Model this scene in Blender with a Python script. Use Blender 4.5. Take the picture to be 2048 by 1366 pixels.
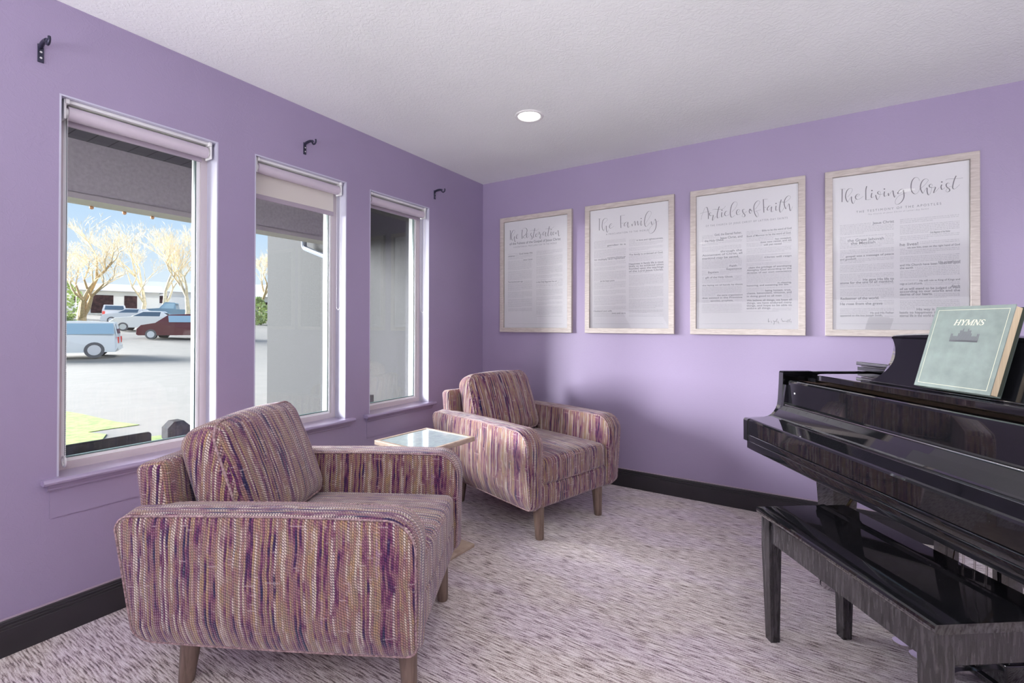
import bpy, bmesh, math, random
from mathutils import Vector, Matrix
for o in list(bpy.data.objects): bpy.data.objects.remove(o, do_unlink=True)
SC = bpy.context.scene; COL = SC.collection
R = math.radians
# ---------------------------------------------------------------- camera
cam_d = bpy.data.cameras.new('camera'); cam = bpy.data.objects.new('camera', cam_d); COL.objects.link(cam)
YAW, PIT, ROLL, FPX, SY = R(32.196), R(0.3164), R(0.1183), 942.1, -38.6
_d = Vector((-math.sin(YAW)*math.cos(PIT), math.cos(YAW)*math.cos(PIT), math.sin(PIT)))
_r = Vector((math.cos(YAW), math.sin(YAW), 0)); _u = _r.cross(_d)
_r2 = _r*math.cos(ROLL)+_u*math.sin(ROLL); _u2 = -_r*math.sin(ROLL)+_u*math.cos(ROLL)
cam.matrix_world = Matrix(((_r2.x, _u2.x, -_d.x, 2.450), (_r2.y, _u2.y, -_d.y, -3.402), (_r2.z, _u2.z, -_d.z, 1.193), (0, 0, 0, 1)))
cam_d.sensor_width = 36; cam_d.lens = 36*FPX/2048; cam_d.shift_y = SY/2048
cam_d.clip_start = 0.02; cam_d.clip_end = 600
SC.camera = cam
# ---------------------------------------------------------------- colour management
SC.view_settings.view_transform = 'Standard'; SC.view_settings.look = 'None'
SC.view_settings.gamma = 1; SC.view_settings.use_curve_mapping = False
SC.view_settings.exposure = 0.0
SC.cycles.use_denoising = True
SC.cycles.max_bounces = 8; SC.cycles.diffuse_bounces = 5; SC.cycles.glossy_bounces = 5
SC.cycles.transparent_max_bounces = 12; SC.cycles.sample_clamp_indirect = 6
SC.cycles.caustics_reflective = False; SC.cycles.caustics_refractive = False
# ---------------------------------------------------------------- sky, sun, added fill panels
W = bpy.data.worlds.new('world'); SC.world = W; W.use_nodes = True
nt = W.node_tree; bg = nt.nodes['Background']
tcw = nt.nodes.new('ShaderNodeTexCoord'); sepw = nt.nodes.new('ShaderNodeSeparateXYZ')
nt.links.new(tcw.outputs['Generated'], sepw.inputs[0])
rw = nt.nodes.new('ShaderNodeValToRGB'); nt.links.new(sepw.outputs['Z'], rw.inputs[0])
rw.color_ramp.elements[0].position = 0.0; rw.color_ramp.elements[0].color = (0.86, 0.92, 0.98, 1)
rw.color_ramp.elements[1].position = 1.0; rw.color_ramp.elements[1].color = (0.12, 0.28, 0.68, 1)
for p, c in ((0.08, (0.76, 0.88, 1.0)), (0.2, (0.52, 0.73, 1.0)), (0.45, (0.30, 0.52, 0.92))):
    e = rw.color_ramp.elements.new(p); e.color = (*c, 1)
nt.links.new(rw.outputs[0], bg.inputs['Color'])
bg.inputs['Strength'].default_value = 1.05

def lamp(name, kind, loc, energy, color=(1, 1, 1), size=1.0, size_y=None, to=None, spread=None, angle=None, spot=None):
    l = bpy.data.lights.new(name, kind); l.energy = energy; l.color = color
    if kind == 'AREA':
        l.size = size
        if size_y: l.shape = 'RECTANGLE'; l.size_y = size_y
        else: l.shape = 'DISK'
        if spread: l.spread = R(spread)
    if kind == 'SUN': l.angle = R(angle or 0.5)
    if kind == 'SPOT': l.spot_size = R(spot or 120); l.spot_blend = 0.8; l.shadow_soft_size = size
    o = bpy.data.objects.new(name, l); COL.objects.link(o); o.location = loc
    if to is not None:
        o.rotation_euler = (Vector(to)-Vector(loc)).to_track_quat('-Z', 'Y').to_euler()
    return o
# sun over the roof: lights the street, never reaches the panes
lamp('sun_lamp', 'SUN', (4, -3, 12), 1.9, (1.0, 0.95, 0.87), to=(4-0.7*10, -3-0.2*10, 12-8))
# added second sun, low and wide, to strengthen the light through the three windows
lamp('added_western_sun', 'SUN', (-8, -7, 4), 40.0, (0.98, 0.97, 1.0), to=(-8+0.86*8, -7+0.48*8, 4-0.15*8), angle=40)
# unseen fill panels added inside the room, tilted up to brighten the ceiling
lamp('rear_fill_panel', 'AREA', (2.9, -6.05, 1.20), 185, (0.96, 0.97, 1.0), 5.4, 2.0, to=(2.9, -3.4, 3.9), spread=108)
lamp('right_fill_panel', 'AREA', (5.60, -3.6, 1.2), 42, (0.97, 0.97, 1.0), 3.4, 1.9, to=(3.4, -3.4, 3.6), spread=110)
lamp('side_fill_panel', 'AREA', (0.03, -4.90, 1.35), 25, (0.93, 0.95, 1.0), 2.3, 1.45, to=(2.4, -4.9, 2.6))

# ---------------------------------------------------------------- node helpers
def mat(name):
    m = bpy.data.materials.new(name); m.use_nodes = True
    nt = m.node_tree; b = nt.nodes['Principled BSDF']
    return m, nt, b
def N(nt, t, **kw):
    n = nt.nodes.new(t)
    for k, v in kw.items():
        if hasattr(n, k) and not k.startswith('i_'): setattr(n, k, v)
        else: n.inputs[k[2:].replace('_', ' ') if k.startswith('i_') else k].default_value = v
    return n
def ln(nt, a, b): nt.links.new(a, b)
def plain(name, col, rough=0.5, metal=0.0, coat=0.0, noise=0.0, nscale=40, bump=0.0, bscale=200, emit=None, spec=None):
    m, nt, b = mat(name)
    b.inputs['Base Color'].default_value = (*col, 1); b.inputs['Roughness'].default_value = rough
    b.inputs['Metallic'].default_value = metal; b.inputs['Coat Weight'].default_value = coat
    b.inputs['Coat Roughness'].default_value = 0.03
    if spec is not None: b.inputs['Specular IOR Level'].default_value = spec
    tc = N(nt, 'ShaderNodeTexCoord')
    if noise:
        n = N(nt, 'ShaderNodeTexNoise', i_Scale=nscale, i_Detail=4.0); ln(nt, tc.outputs['Object'], n.inputs['Vector'])
        r = N(nt, 'ShaderNodeValToRGB'); ln(nt, n.outputs['Fac'], r.inputs[0])
        r.color_ramp.elements[0].position = 0.3; r.color_ramp.elements[1].position = 0.7
        r.color_ramp.elements[0].color = (*[max(0, c*(1-noise)) for c in col], 1)
        r.color_ramp.elements[1].color = (*[min(1, c*(1+noise)) for c in col], 1)
        ln(nt, r.outputs[0], b.inputs['Base Color'])
    if bump:
        n = N(nt, 'ShaderNodeTexNoise', i_Scale=bscale, i_Detail=3.0); ln(nt, tc.outputs['Object'], n.inputs['Vector'])
        bp = N(nt, 'ShaderNodeBump', i_Strength=bump, i_Distance=0.002); ln(nt, n.outputs['Fac'], bp.inputs['Height'])
        ln(nt, bp.outputs[0], b.inputs['Normal'])
    if emit:
        b.inputs['Emission Color'].default_value = (*emit[0], 1); b.inputs['Emission Strength'].default_value = emit[1]
    return m
def ramp(nt, src, stops, interp='LINEAR'):
    r = N(nt, 'ShaderNodeValToRGB'); cr = r.color_ramp; cr.interpolation = interp
    while len(cr.elements) > 1: cr.elements.remove(cr.elements[-1])
    cr.elements[0].position = stops[0][0]; cr.elements[0].color = (*stops[0][1], 1)
    for p, c in stops[1:]:
        e = cr.elements.new(p); e.color = (*c, 1)
    ln(nt, src, r.inputs[0]); return r
def mp(nt, src, scale, loc=(0, 0, 0)):
    n = N(nt, 'ShaderNodeMapping'); n.inputs['Scale'].default_value = scale; n.inputs['Location'].default_value = loc
    ln(nt, src, n.inputs['Vector']); return n.outputs[0]
def mixc(nt, fac, a, b, mode='MIX'):
    n = N(nt, 'ShaderNodeMix', data_type='RGBA', blend_type=mode)
    if isinstance(fac, float): n.inputs['Factor'].default_value = fac
    else: ln(nt, fac, n.inputs['Factor'])
    for s, v in ((n.inputs[6], a), (n.inputs[7], b)):
        if isinstance(v, tuple): s.default_value = (*v, 1)
        else: ln(nt, v, s)
    return n.outputs[2]
def mathn(nt, op, a, b=None):
    n = N(nt, 'ShaderNodeMath', operation=op)
    for s, v in ((n.inputs[0], a), (n.inputs[1], b)):
        if v is None: continue
        if isinstance(v, (int, float)): s.default_value = v
        else: ln(nt, v, s)
    return n.outputs[0]

# ---------------------------------------------------------------- materials
WALLC = (0.345, 0.282, 0.425)
def wall_mat(name, col, rough, bump, knock=False):
    m, nt, b = mat(name); tc = N(nt, 'ShaderNodeTexCoord')
    b.inputs['Roughness'].default_value = rough
    n1 = N(nt, 'ShaderNodeTexNoise', i_Scale=1.3, i_Detail=2.0); ln(nt, tc.outputs['Object'], n1.inputs['Vector'])
    c = ramp(nt, n1.outputs['Fac'], [(0.3, tuple(x*0.96 for x in col)), (0.7, tuple(min(1, x*1.04) for x in col))])
    ln(nt, c.outputs[0], b.inputs['Base Color'])
    n2 = N(nt, 'ShaderNodeTexNoise', i_Scale=190.0, i_Detail=2.0); ln(nt, tc.outputs['Object'], n2.inputs['Vector'])
    n3 = N(nt, 'ShaderNodeTexNoise', i_Scale=9.0 if not knock else 38.0, i_Detail=3.0, i_Distortion=1.5); ln(nt, tc.outputs['Object'], n3.inputs['Vector'])
    r3 = ramp(nt, n3.outputs['Fac'], [(0.47, (0, 0, 0)), (0.5, (1, 1, 1)), (0.53, (0, 0, 0))] if not knock else [(0.45, (0, 0, 0)), (0.56, (1, 1, 1))])
    h = mathn(nt, 'ADD', mathn(nt, 'MULTIPLY', n2.outputs['Fac'], 0.35), mathn(nt, 'MULTIPLY', r3.outputs[0], 0.18 if not knock else 0.6))
    bp = N(nt, 'ShaderNodeBump', i_Strength=bump, i_Distance=0.003); ln(nt, h, bp.inputs['Height']); ln(nt, bp.outputs[0], b.inputs['Normal'])
    return m
M_wall = wall_mat('purple_wall_paint', WALLC, 0.40, 0.32)
M_ceil = wall_mat('white_textured_ceiling', (0.88, 0.90, 0.885), 0.7, 0.32, True)
M_trimp = plain('purple_gloss_paint', (0.37, 0.305, 0.455), 0.28, coat=1.0)
M_reveal = plain('pale_lilac_reveal', (0.56, 0.55, 0.66), 0.6)  # window reveals, a paler lilac than the walls
M_base = plain('black_baseboard_paint', (0.030, 0.027, 0.032), 0.35, noise=0.1, nscale=8)
M_caulk = plain('caulk', (0.42, 0.33, 0.40), 0.6)
M_vinyl = plain('window_vinyl', (0.60, 0.54, 0.56), 0.4)
M_white = plain('white_vinyl', (0.85, 0.86, 0.87), 0.4)
M_spacer = plain('dark_spacer', (0.10, 0.15, 0.15), 0.4)
M_tube = plain('blind_tube_cloth', (0.62, 0.55, 0.62), 0.5, bump=0.1)
M_blind = plain('blind_cloth', (0.70, 0.66, 0.60), 0.8, bump=0.2, bscale=500)
M_hem = plain('blind_hem_bar', (0.42, 0.36, 0.42), 0.5)
M_plast = plain('white_plastic', (0.85, 0.85, 0.84), 0.35)
M_iron = plain('dark_metal', (0.045, 0.045, 0.075), 0.3, metal=0.6)
def glass_mat(name, ior=1.45, tint=(0.97, 0.985, 0.98), rough=0.0):
    m = bpy.data.materials.new(name); m.use_nodes = True; nt = m.node_tree; nt.nodes.clear()
    out = nt.nodes.new('ShaderNodeOutputMaterial'); mx = nt.nodes.new('ShaderNodeMixShader')
    t = nt.nodes.new('ShaderNodeBsdfTransparent'); t.inputs[0].default_value = (*tint, 1)
    g = nt.nodes.new('ShaderNodeBsdfGlossy'); g.inputs['Roughness'].default_value = rough
    f = nt.nodes.new('ShaderNodeFresnel'); f.inputs[0].default_value = ior
    ln(nt, f.outputs[0], mx.inputs[0]); ln(nt, t.outputs[0], mx.inputs[1]); ln(nt, g.outputs[0], mx.inputs[2]); ln(nt, mx.outputs[0], out.inputs[0])
    return m
M_glass = glass_mat('window_glass', 1.3)
M_pglass = glass_mat('picture_glass', 1.3, (0.99, 0.99, 0.99), 0.0)
def carpet():
    m, nt, b = mat('striated_purple_brown_carpet'); tc = N(nt, 'ShaderNodeTexCoord')
    n1 = N(nt, 'ShaderNodeTexNoise', i_Scale=1.0, i_Detail=2.0, i_Roughness=0.5, i_Distortion=0.15); ln(nt, mp(nt, tc.outputs['Object'], (16, 185, 1)), n1.inputs['Vector'])
    n2 = N(nt, 'ShaderNodeTexNoise', i_Scale=1.0, i_Detail=2.0); ln(nt, mp(nt, tc.outputs['Object'], (2.2, 5.0, 1)), n2.inputs['Vector'])
    n3 = N(nt, 'ShaderNodeTexNoise', i_Scale=1.0, i_Detail=1.0); ln(nt, mp(nt, tc.outputs['Object'], (190, 260, 1)), n3.inputs['Vector'])
    s = mathn(nt, 'ADD', mathn(nt, 'MULTIPLY', n1.outputs['Fac'], 0.78), mathn(nt, 'MULTIPLY', n3.outputs['Fac'], 0.26))
    c1 = ramp(nt, s, [(0.36, (0.11, 0.075, 0.075)), (0.44, (0.34, 0.265, 0.25)), (0.51, (0.60, 0.51, 0.49)), (0.62, (0.82, 0.75, 0.73))])
    c2 = ramp(nt, s, [(0.36, (0.115, 0.075, 0.10)), (0.44, (0.35, 0.265, 0.30)), (0.51, (0.61, 0.51, 0.55)), (0.62, (0.82, 0.74, 0.78))])
    f = ramp(nt, n2.outputs['Fac'], [(0.42, (0, 0, 0)), (0.60, (1, 1, 1))])
    ln(nt, mixc(nt, f.outputs[0], c1.outputs[0], c2.outputs[0]), b.inputs['Base Color'])
    b.inputs['Roughness'].default_value = 0.95; b.inputs['Specular IOR Level'].default_value = 0.1
    b.inputs['Sheen Weight'].default_value = 0.3
    bp = N(nt, 'ShaderNodeBump', i_Strength=0.8, i_Distance=0.006); ln(nt, s, bp.inputs['Height']); ln(nt, bp.outputs[0], b.inputs['Normal'])
    return m
M_carpet = carpet()
def tweed():
    m, nt, b = mat('multicolour_tweed'); uv = N(nt, 'ShaderNodeUVMap'); uv.uv_map = 'UVMap'; U = uv.outputs[0]
    wob = N(nt, 'ShaderNodeTexNoise', i_Scale=1.0, i_Detail=2.0); ln(nt, mp(nt, U, (14, 8, 1)), wob.inputs['Vector'])
    sp = N(nt, 'ShaderNodeSeparateXYZ'); ln(nt, U, sp.inputs[0]); v = sp.outputs['Y']
    u = mathn(nt, 'ADD', sp.outputs['X'], mathn(nt, 'MULTIPLY', wob.outputs['Fac'], 0.016))
    def comb(x, y, z=0.0):
        n = N(nt, 'ShaderNodeCombineXYZ')
        for s, q in zip(n.inputs, (x, y, z)):
            if isinstance(q, float): s.default_value = q
            else: ln(nt, q, s)
        return n.outputs[0]
    def noise(vec, detail=2.0, rough=0.5):
        n = N(nt, 'ShaderNodeTexNoise', i_Scale=1.0, i_Detail=detail, i_Roughness=rough); ln(nt, vec, n.inputs['Vector']); return n.outputs['Fac']
    def step(x, lo, hi): return ramp(nt, x, [(lo, (0, 0, 0)), (hi, (1, 1, 1))]).outputs[0]
    # warp yarns
    t = mathn(nt, 'MULTIPLY', u, 148.0); cid = mathn(nt, 'FLOOR', t); fr = mathn(nt, 'FRACT', t)
    wn = N(nt, 'ShaderNodeTexWhiteNoise', noise_dimensions='1D'); ln(nt, cid, wn.inputs['W'])
    sc = N(nt, 'ShaderNodeSeparateColor'); ln(nt, wn.outputs['Color'], sc.inputs[0]); r1, r2, r3 = sc.outputs
    n1 = noise(comb(mathn(nt, 'MULTIPLY', cid, 3.71), mathn(nt, 'MULTIPLY', v, 8.5)), 3.0, 0.6)
    n2 = noise(comb(mathn(nt, 'MULTIPLY', u, 17.0), mathn(nt, 'MULTIPLY', v, 3.2), 4.0), 2.0)
    sel = mathn(nt, 'ADD', mathn(nt, 'ADD', mathn(nt, 'MULTIPLY', step(n1, 0.28, 0.72), 0.48), mathn(nt, 'MULTIPLY', step(n2, 0.3, 0.7), 0.20)), mathn(nt, 'MULTIPLY', r1, 0.34))
    pal = ramp(nt, sel, [(0.16, (0.030, 0.028, 0.095)), (0.27, (0.075, 0.028, 0.105)), (0.35, (0.18, 0.050, 0.13)), (0.42, (0.29, 0.13, 0.18)),
                         (0.48, (0.33, 0.19, 0.20)), (0.56, (0.40, 0.22, 0.18)), (0.64, (0.37, 0.27, 0.20)), (0.72, (0.46, 0.30, 0.17)), (0.80, (0.52, 0.37, 0.29)), (0.90, (0.40, 0.24, 0.33)), (1.0, (0.17, 0.07, 0.19))]).outputs[0]
    # twist of each yarn: beads along the warp
    s = mathn(nt, 'ADD', mathn(nt, 'ADD', mathn(nt, 'MULTIPLY', v, 118.0), mathn(nt, 'MULTIPLY', r2, 7.0)), mathn(nt, 'MULTIPLY', fr, 0.5))
    tri = mathn(nt, 'MULTIPLY', mathn(nt, 'ABSOLUTE', mathn(nt, 'SUBTRACT', mathn(nt, 'FRACT', s), 0.5)), 2.0)
    bead = step(tri, 0.18, 0.62)
    n3 = noise(comb(mathn(nt, 'MULTIPLY', cid, 5.13), mathn(nt, 'MULTIPLY', v, 9.0), 9.0), 2.0)
    cream = mathn(nt, 'MULTIPLY', mathn(nt, 'MULTIPLY', step(r3, 0.72, 0.75), step(n3, 0.44, 0.54)), bead)
    base = mixc(nt, bead, mixc(nt, 1.0, pal, (0.52, 0.50, 0.55), 'MULTIPLY'), mixc(nt, 1.0, pal, (1.12, 1.10, 1.10), 'MULTIPLY'))
    c = mixc(nt, mathn(nt, 'MULTIPLY', cream, 0.85), base, (0.80, 0.70, 0.60))
    edge = mathn(nt, 'MULTIPLY', mathn(nt, 'ABSOLUTE', mathn(nt, 'SUBTRACT', fr, 0.5)), 2.0)
    gap = ramp(nt, edge, [(0.55, (1, 1, 1)), (1.0, (0.45, 0.43, 0.46))]).outputs[0]
    c = mixc(nt, 1.0, c, gap, 'MULTIPLY')
    rid = mathn(nt, 'FLOOR', mathn(nt, 'MULTIPLY', v, 260.0))
    wf = noise(comb(mathn(nt, 'MULTIPLY', sp.outputs['X'], 15.0), mathn(nt, 'MULTIPLY', rid, 5.3), 2.0), 1.0)
    wd = step(mathn(nt, 'FRACT', mathn(nt, 'MULTIPLY', u, 200.0)), 0.25, 0.4)
    c = mixc(nt, mathn(nt, 'MULTIPLY', mathn(nt, 'MULTIPLY', step(wf, 0.69, 0.72), wd), 0.55), c, (0.66, 0.54, 0.54))
    ln(nt, c, b.inputs['Base Color']); b.inputs['Roughness'].default_value = 0.9; b.inputs['Specular IOR Level'].default_value = 0.15
    b.inputs['Sheen Weight'].default_value = 0.5; b.inputs['Sheen Roughness'].default_value = 0.4
    b.inputs['Sheen Tint'].default_value = (0.95, 0.92, 1.0, 1)
    h = mathn(nt, 'SUBTRACT', mathn(nt, 'ADD', mathn(nt, 'MULTIPLY', bead, 0.5), mathn(nt, 'MULTIPLY', cream, 0.5)), edge)
    bp = N(nt, 'ShaderNodeBump', i_Strength=0.6, i_Distance=0.0025); ln(nt, h, bp.inputs['Height']); ln(nt, bp.outputs[0], b.inputs['Normal'])
    return m
M_tweed = tweed()
M_pipe = plain('tweed_welt', (0.36, 0.24, 0.25), 0.9, noise=0.6, nscale=150, bump=0.6, bscale=500)
def wood(name, c0, c1, scale=(1, 1, 1), rough=0.4, coat=0.0, dist=2.5):
    m, nt, b = mat(name); tc = N(nt, 'ShaderNodeTexCoord')
    n = N(nt, 'ShaderNodeTexNoise', i_Scale=1.0, i_Detail=5.0, i_Distortion=dist*0.2); ln(nt, mp(nt, tc.outputs['Object'], scale), n.inputs['Vector'])
    r = ramp(nt, n.outputs['Fac'], [(0.3, c0), (0.7, c1)]); ln(nt, r.outputs[0], b.inputs['Base Color'])
    b.inputs['Roughness'].default_value = rough; b.inputs['Coat Weight'].default_value = coat; b.inputs['Coat Roughness'].default_value = 0.05
    return m
M_leg = wood('greyed_walnut', (0.13, 0.085, 0.065), (0.27, 0.19, 0.15), (70, 70, 8), 0.45)
M_frame = wood('greige_wood_frame', (0.44, 0.38, 0.345), (0.60, 0.54, 0.50), (18, 200, 120), 0.5)
M_paper = plain('poster_paper', (0.90, 0.885, 0.91), 0.85, spec=0.1)
M_ink = plain('grey_ink', (0.24, 0.23, 0.25), 0.8, spec=0.1)
M_inkl = plain('pale_grey_ink', (0.34, 0.33, 0.36), 0.8, spec=0.1)
M_inkb = plain('faint_grey_ink', (0.52, 0.51, 0.54), 0.8, spec=0.1)
M_tabw = wood('oak_table_edge', (0.42, 0.31, 0.24), (0.58, 0.46, 0.37), (25, 25, 90), 0.5)
M_tabt = plain('frosted_table_glass', (0.55, 0.68, 0.69), 0.08, coat=1.0, noise=0.12, nscale=45, bump=0.25, bscale=60)
def lacquer(name, base=0.008, grain=False, dust=False):
    m, nt, b = mat(name); tc = N(nt, 'ShaderNodeTexCoord')
    c = (base, base, base*1.25)
    b.inputs['Base Color'].default_value = (*c, 1); b.inputs['Roughness'].default_value = 0.22 if grain else 0.035
    b.inputs['Coat Weight'].default_value = 1.0 if not grain else 0.25; b.inputs['Coat Roughness'].default_value = 0.02 if not grain else 0.2
    b.inputs['IOR'].default_value = 1.6
    if grain:
        n = N(nt, 'ShaderNodeTexNoise', i_Scale=1.0, i_Detail=4.0, i_Distortion=0.3); ln(nt, mp(nt, tc.outputs['Object'], (110, 110, 16)), n.inputs['Vector'])
        r = ramp(nt, n.outputs['Fac'], [(0.35, (0.004, 0.004, 0.006)), (0.66, (0.055, 0.049, 0.055))]); ln(nt, r.outputs[0], b.inputs['Base Color'])
        bp = N(nt, 'ShaderNodeBump', i_Strength=0.35, i_Distance=0.003); ln(nt, n.outputs['Fac'], bp.inputs['Height']); ln(nt, bp.outputs[0], b.inputs['Normal'])
    if dust:
        v = N(nt, 'ShaderNodeTexVoronoi', i_Scale=85.0, i_Randomness=1.0); ln(nt, tc.outputs['Object'], v.inputs['Vector'])
        r = ramp(nt, v.outputs['Distance'], [(0.0, (1, 1, 1)), (0.09, (0, 0, 0))])
        n = N(nt, 'ShaderNodeTexNoise', i_Scale=7.0, i_Detail=2.0); ln(nt, tc.outputs['Object'], n.inputs['Vector'])
        r2 = ramp(nt, n.outputs['Fac'], [(0.5, (0, 0, 0)), (0.65, (1, 1, 1))])
        f = mathn(nt, 'MULTIPLY', r.outputs[0], r2.outputs[0])
        ln(nt, mixc(nt, f, c, (0.5, 0.5, 0.5)), b.inputs['Base Color'])
    return m
M_piano = lacquer('black_polished_lacquer')
M_pianod = lacquer('black_polished_lacquer_dusty', dust=True)
M_bench = lacquer('black_stained_wood', grain=True)
M_brass = plain('brass', (0.62, 0.47, 0.22), 0.25, metal=1.0)
M_chrome = plain('nickel', (0.75, 0.73, 0.74), 0.15, metal=1.0)
M_felt = plain('brown_felt', (0.20, 0.07, 0.03), 0.9)
M_bookc = plain('grey_green_book_cloth', (0.235, 0.285, 0.265), 0.55, noise=0.14, nscale=22, bump=0.5, bscale=700)
M_gold = plain('pale_gold_foil', (0.85, 0.82, 0.62), 0.35)
M_emb = plain('stamped_grey', (0.15, 0.155, 0.17), 0.5)
M_pages = wood('book_pages', (0.60, 0.47, 0.30), (0.78, 0.65, 0.46), (600, 600, 2), 0.8)
M_boards = plain('dark_green_cover_board', (0.03, 0.045, 0.04), 0.5)
M_lampe = plain('lamp_diffuser', (1, 1, 1), 0.5, emit=((1.0, 0.97, 0.90), 5.0))
M_lampr = plain('white_lamp_trim', (0.85, 0.84, 0.82), 0.35)
# exterior
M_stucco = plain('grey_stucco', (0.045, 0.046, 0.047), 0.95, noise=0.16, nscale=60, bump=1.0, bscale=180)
M_beam = plain('taupe_stucco', (0.40, 0.385, 0.355), 0.95, noise=0.10, nscale=40, bump=0.6, bscale=140)
M_fascia = plain('beige_trim', (0.42, 0.40, 0.36), 0.7)
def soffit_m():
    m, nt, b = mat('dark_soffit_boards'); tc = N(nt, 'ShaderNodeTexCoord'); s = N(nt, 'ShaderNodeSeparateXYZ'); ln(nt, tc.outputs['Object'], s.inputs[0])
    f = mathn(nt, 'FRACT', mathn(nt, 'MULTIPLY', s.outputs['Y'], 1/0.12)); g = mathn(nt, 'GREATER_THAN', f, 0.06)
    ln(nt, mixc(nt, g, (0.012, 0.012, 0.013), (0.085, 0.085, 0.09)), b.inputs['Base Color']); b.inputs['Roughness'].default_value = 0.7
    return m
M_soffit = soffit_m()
M_concrete = plain('pale_concrete', (0.225, 0.21, 0.182), 0.9, noise=0.05, nscale=2.0)
M_lawn = plain('spring_lawn', (0.26, 0.34, 0.09), 0.95, noise=0.35, nscale=9.0, bump=0.8, bscale=60)
M_dirt = plain('tan_verge', (0.72, 0.60, 0.36), 0.95, noise=0.2, nscale=3.0)
M_resin = plain('charcoal_resin', (0.020, 0.022, 0.026), 0.9, noise=0.3, nscale=30, spec=0.15)
M_bulb = plain('amber_bulb', (0.55, 0.30, 0.12), 0.2)
M_gutter = plain('grey_gutter', (0.09, 0.105, 0.13), 0.4)
M_bark = plain('pale_bark', (0.46, 0.35, 0.20), 0.9, noise=0.25, nscale=12)
M_twig = plain('sunlit_twigs', (0.74, 0.63, 0.43), 0.9, noise=0.2, nscale=5)
M_leaf = plain('pale_green_foliage', (0.42, 0.50, 0.22), 0.9, noise=0.4, nscale=4)
M_house = plain('white_house_wall', (0.85, 0.84, 0.82), 0.9)
M_roof = plain('pale_roof', (0.74, 0.72, 0.69), 0.9)
M_dark = plain('dark_opening', (0.06, 0.03, 0.03), 0.9, noise=0.6, nscale=3)
M_tyre = plain('tyre_grey', (0.16, 0.15, 0.15), 0.8)
M_hub = plain('hub_metal', (0.7, 0.7, 0.72), 0.3, metal=0.6)
M_cglass = plain('car_glass', (0.10, 0.14, 0.18), 0.05, coat=1.0)
M_cglassb = plain('car_glass_blue', (0.35, 0.5, 0.6), 0.05, coat=1.0)
M_red = plain('tail_light_red', (0.7, 0.08, 0.06), 0.3)
def carpaint(n, c): return plain(n, c, 0.4, coat=0.3)

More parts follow.
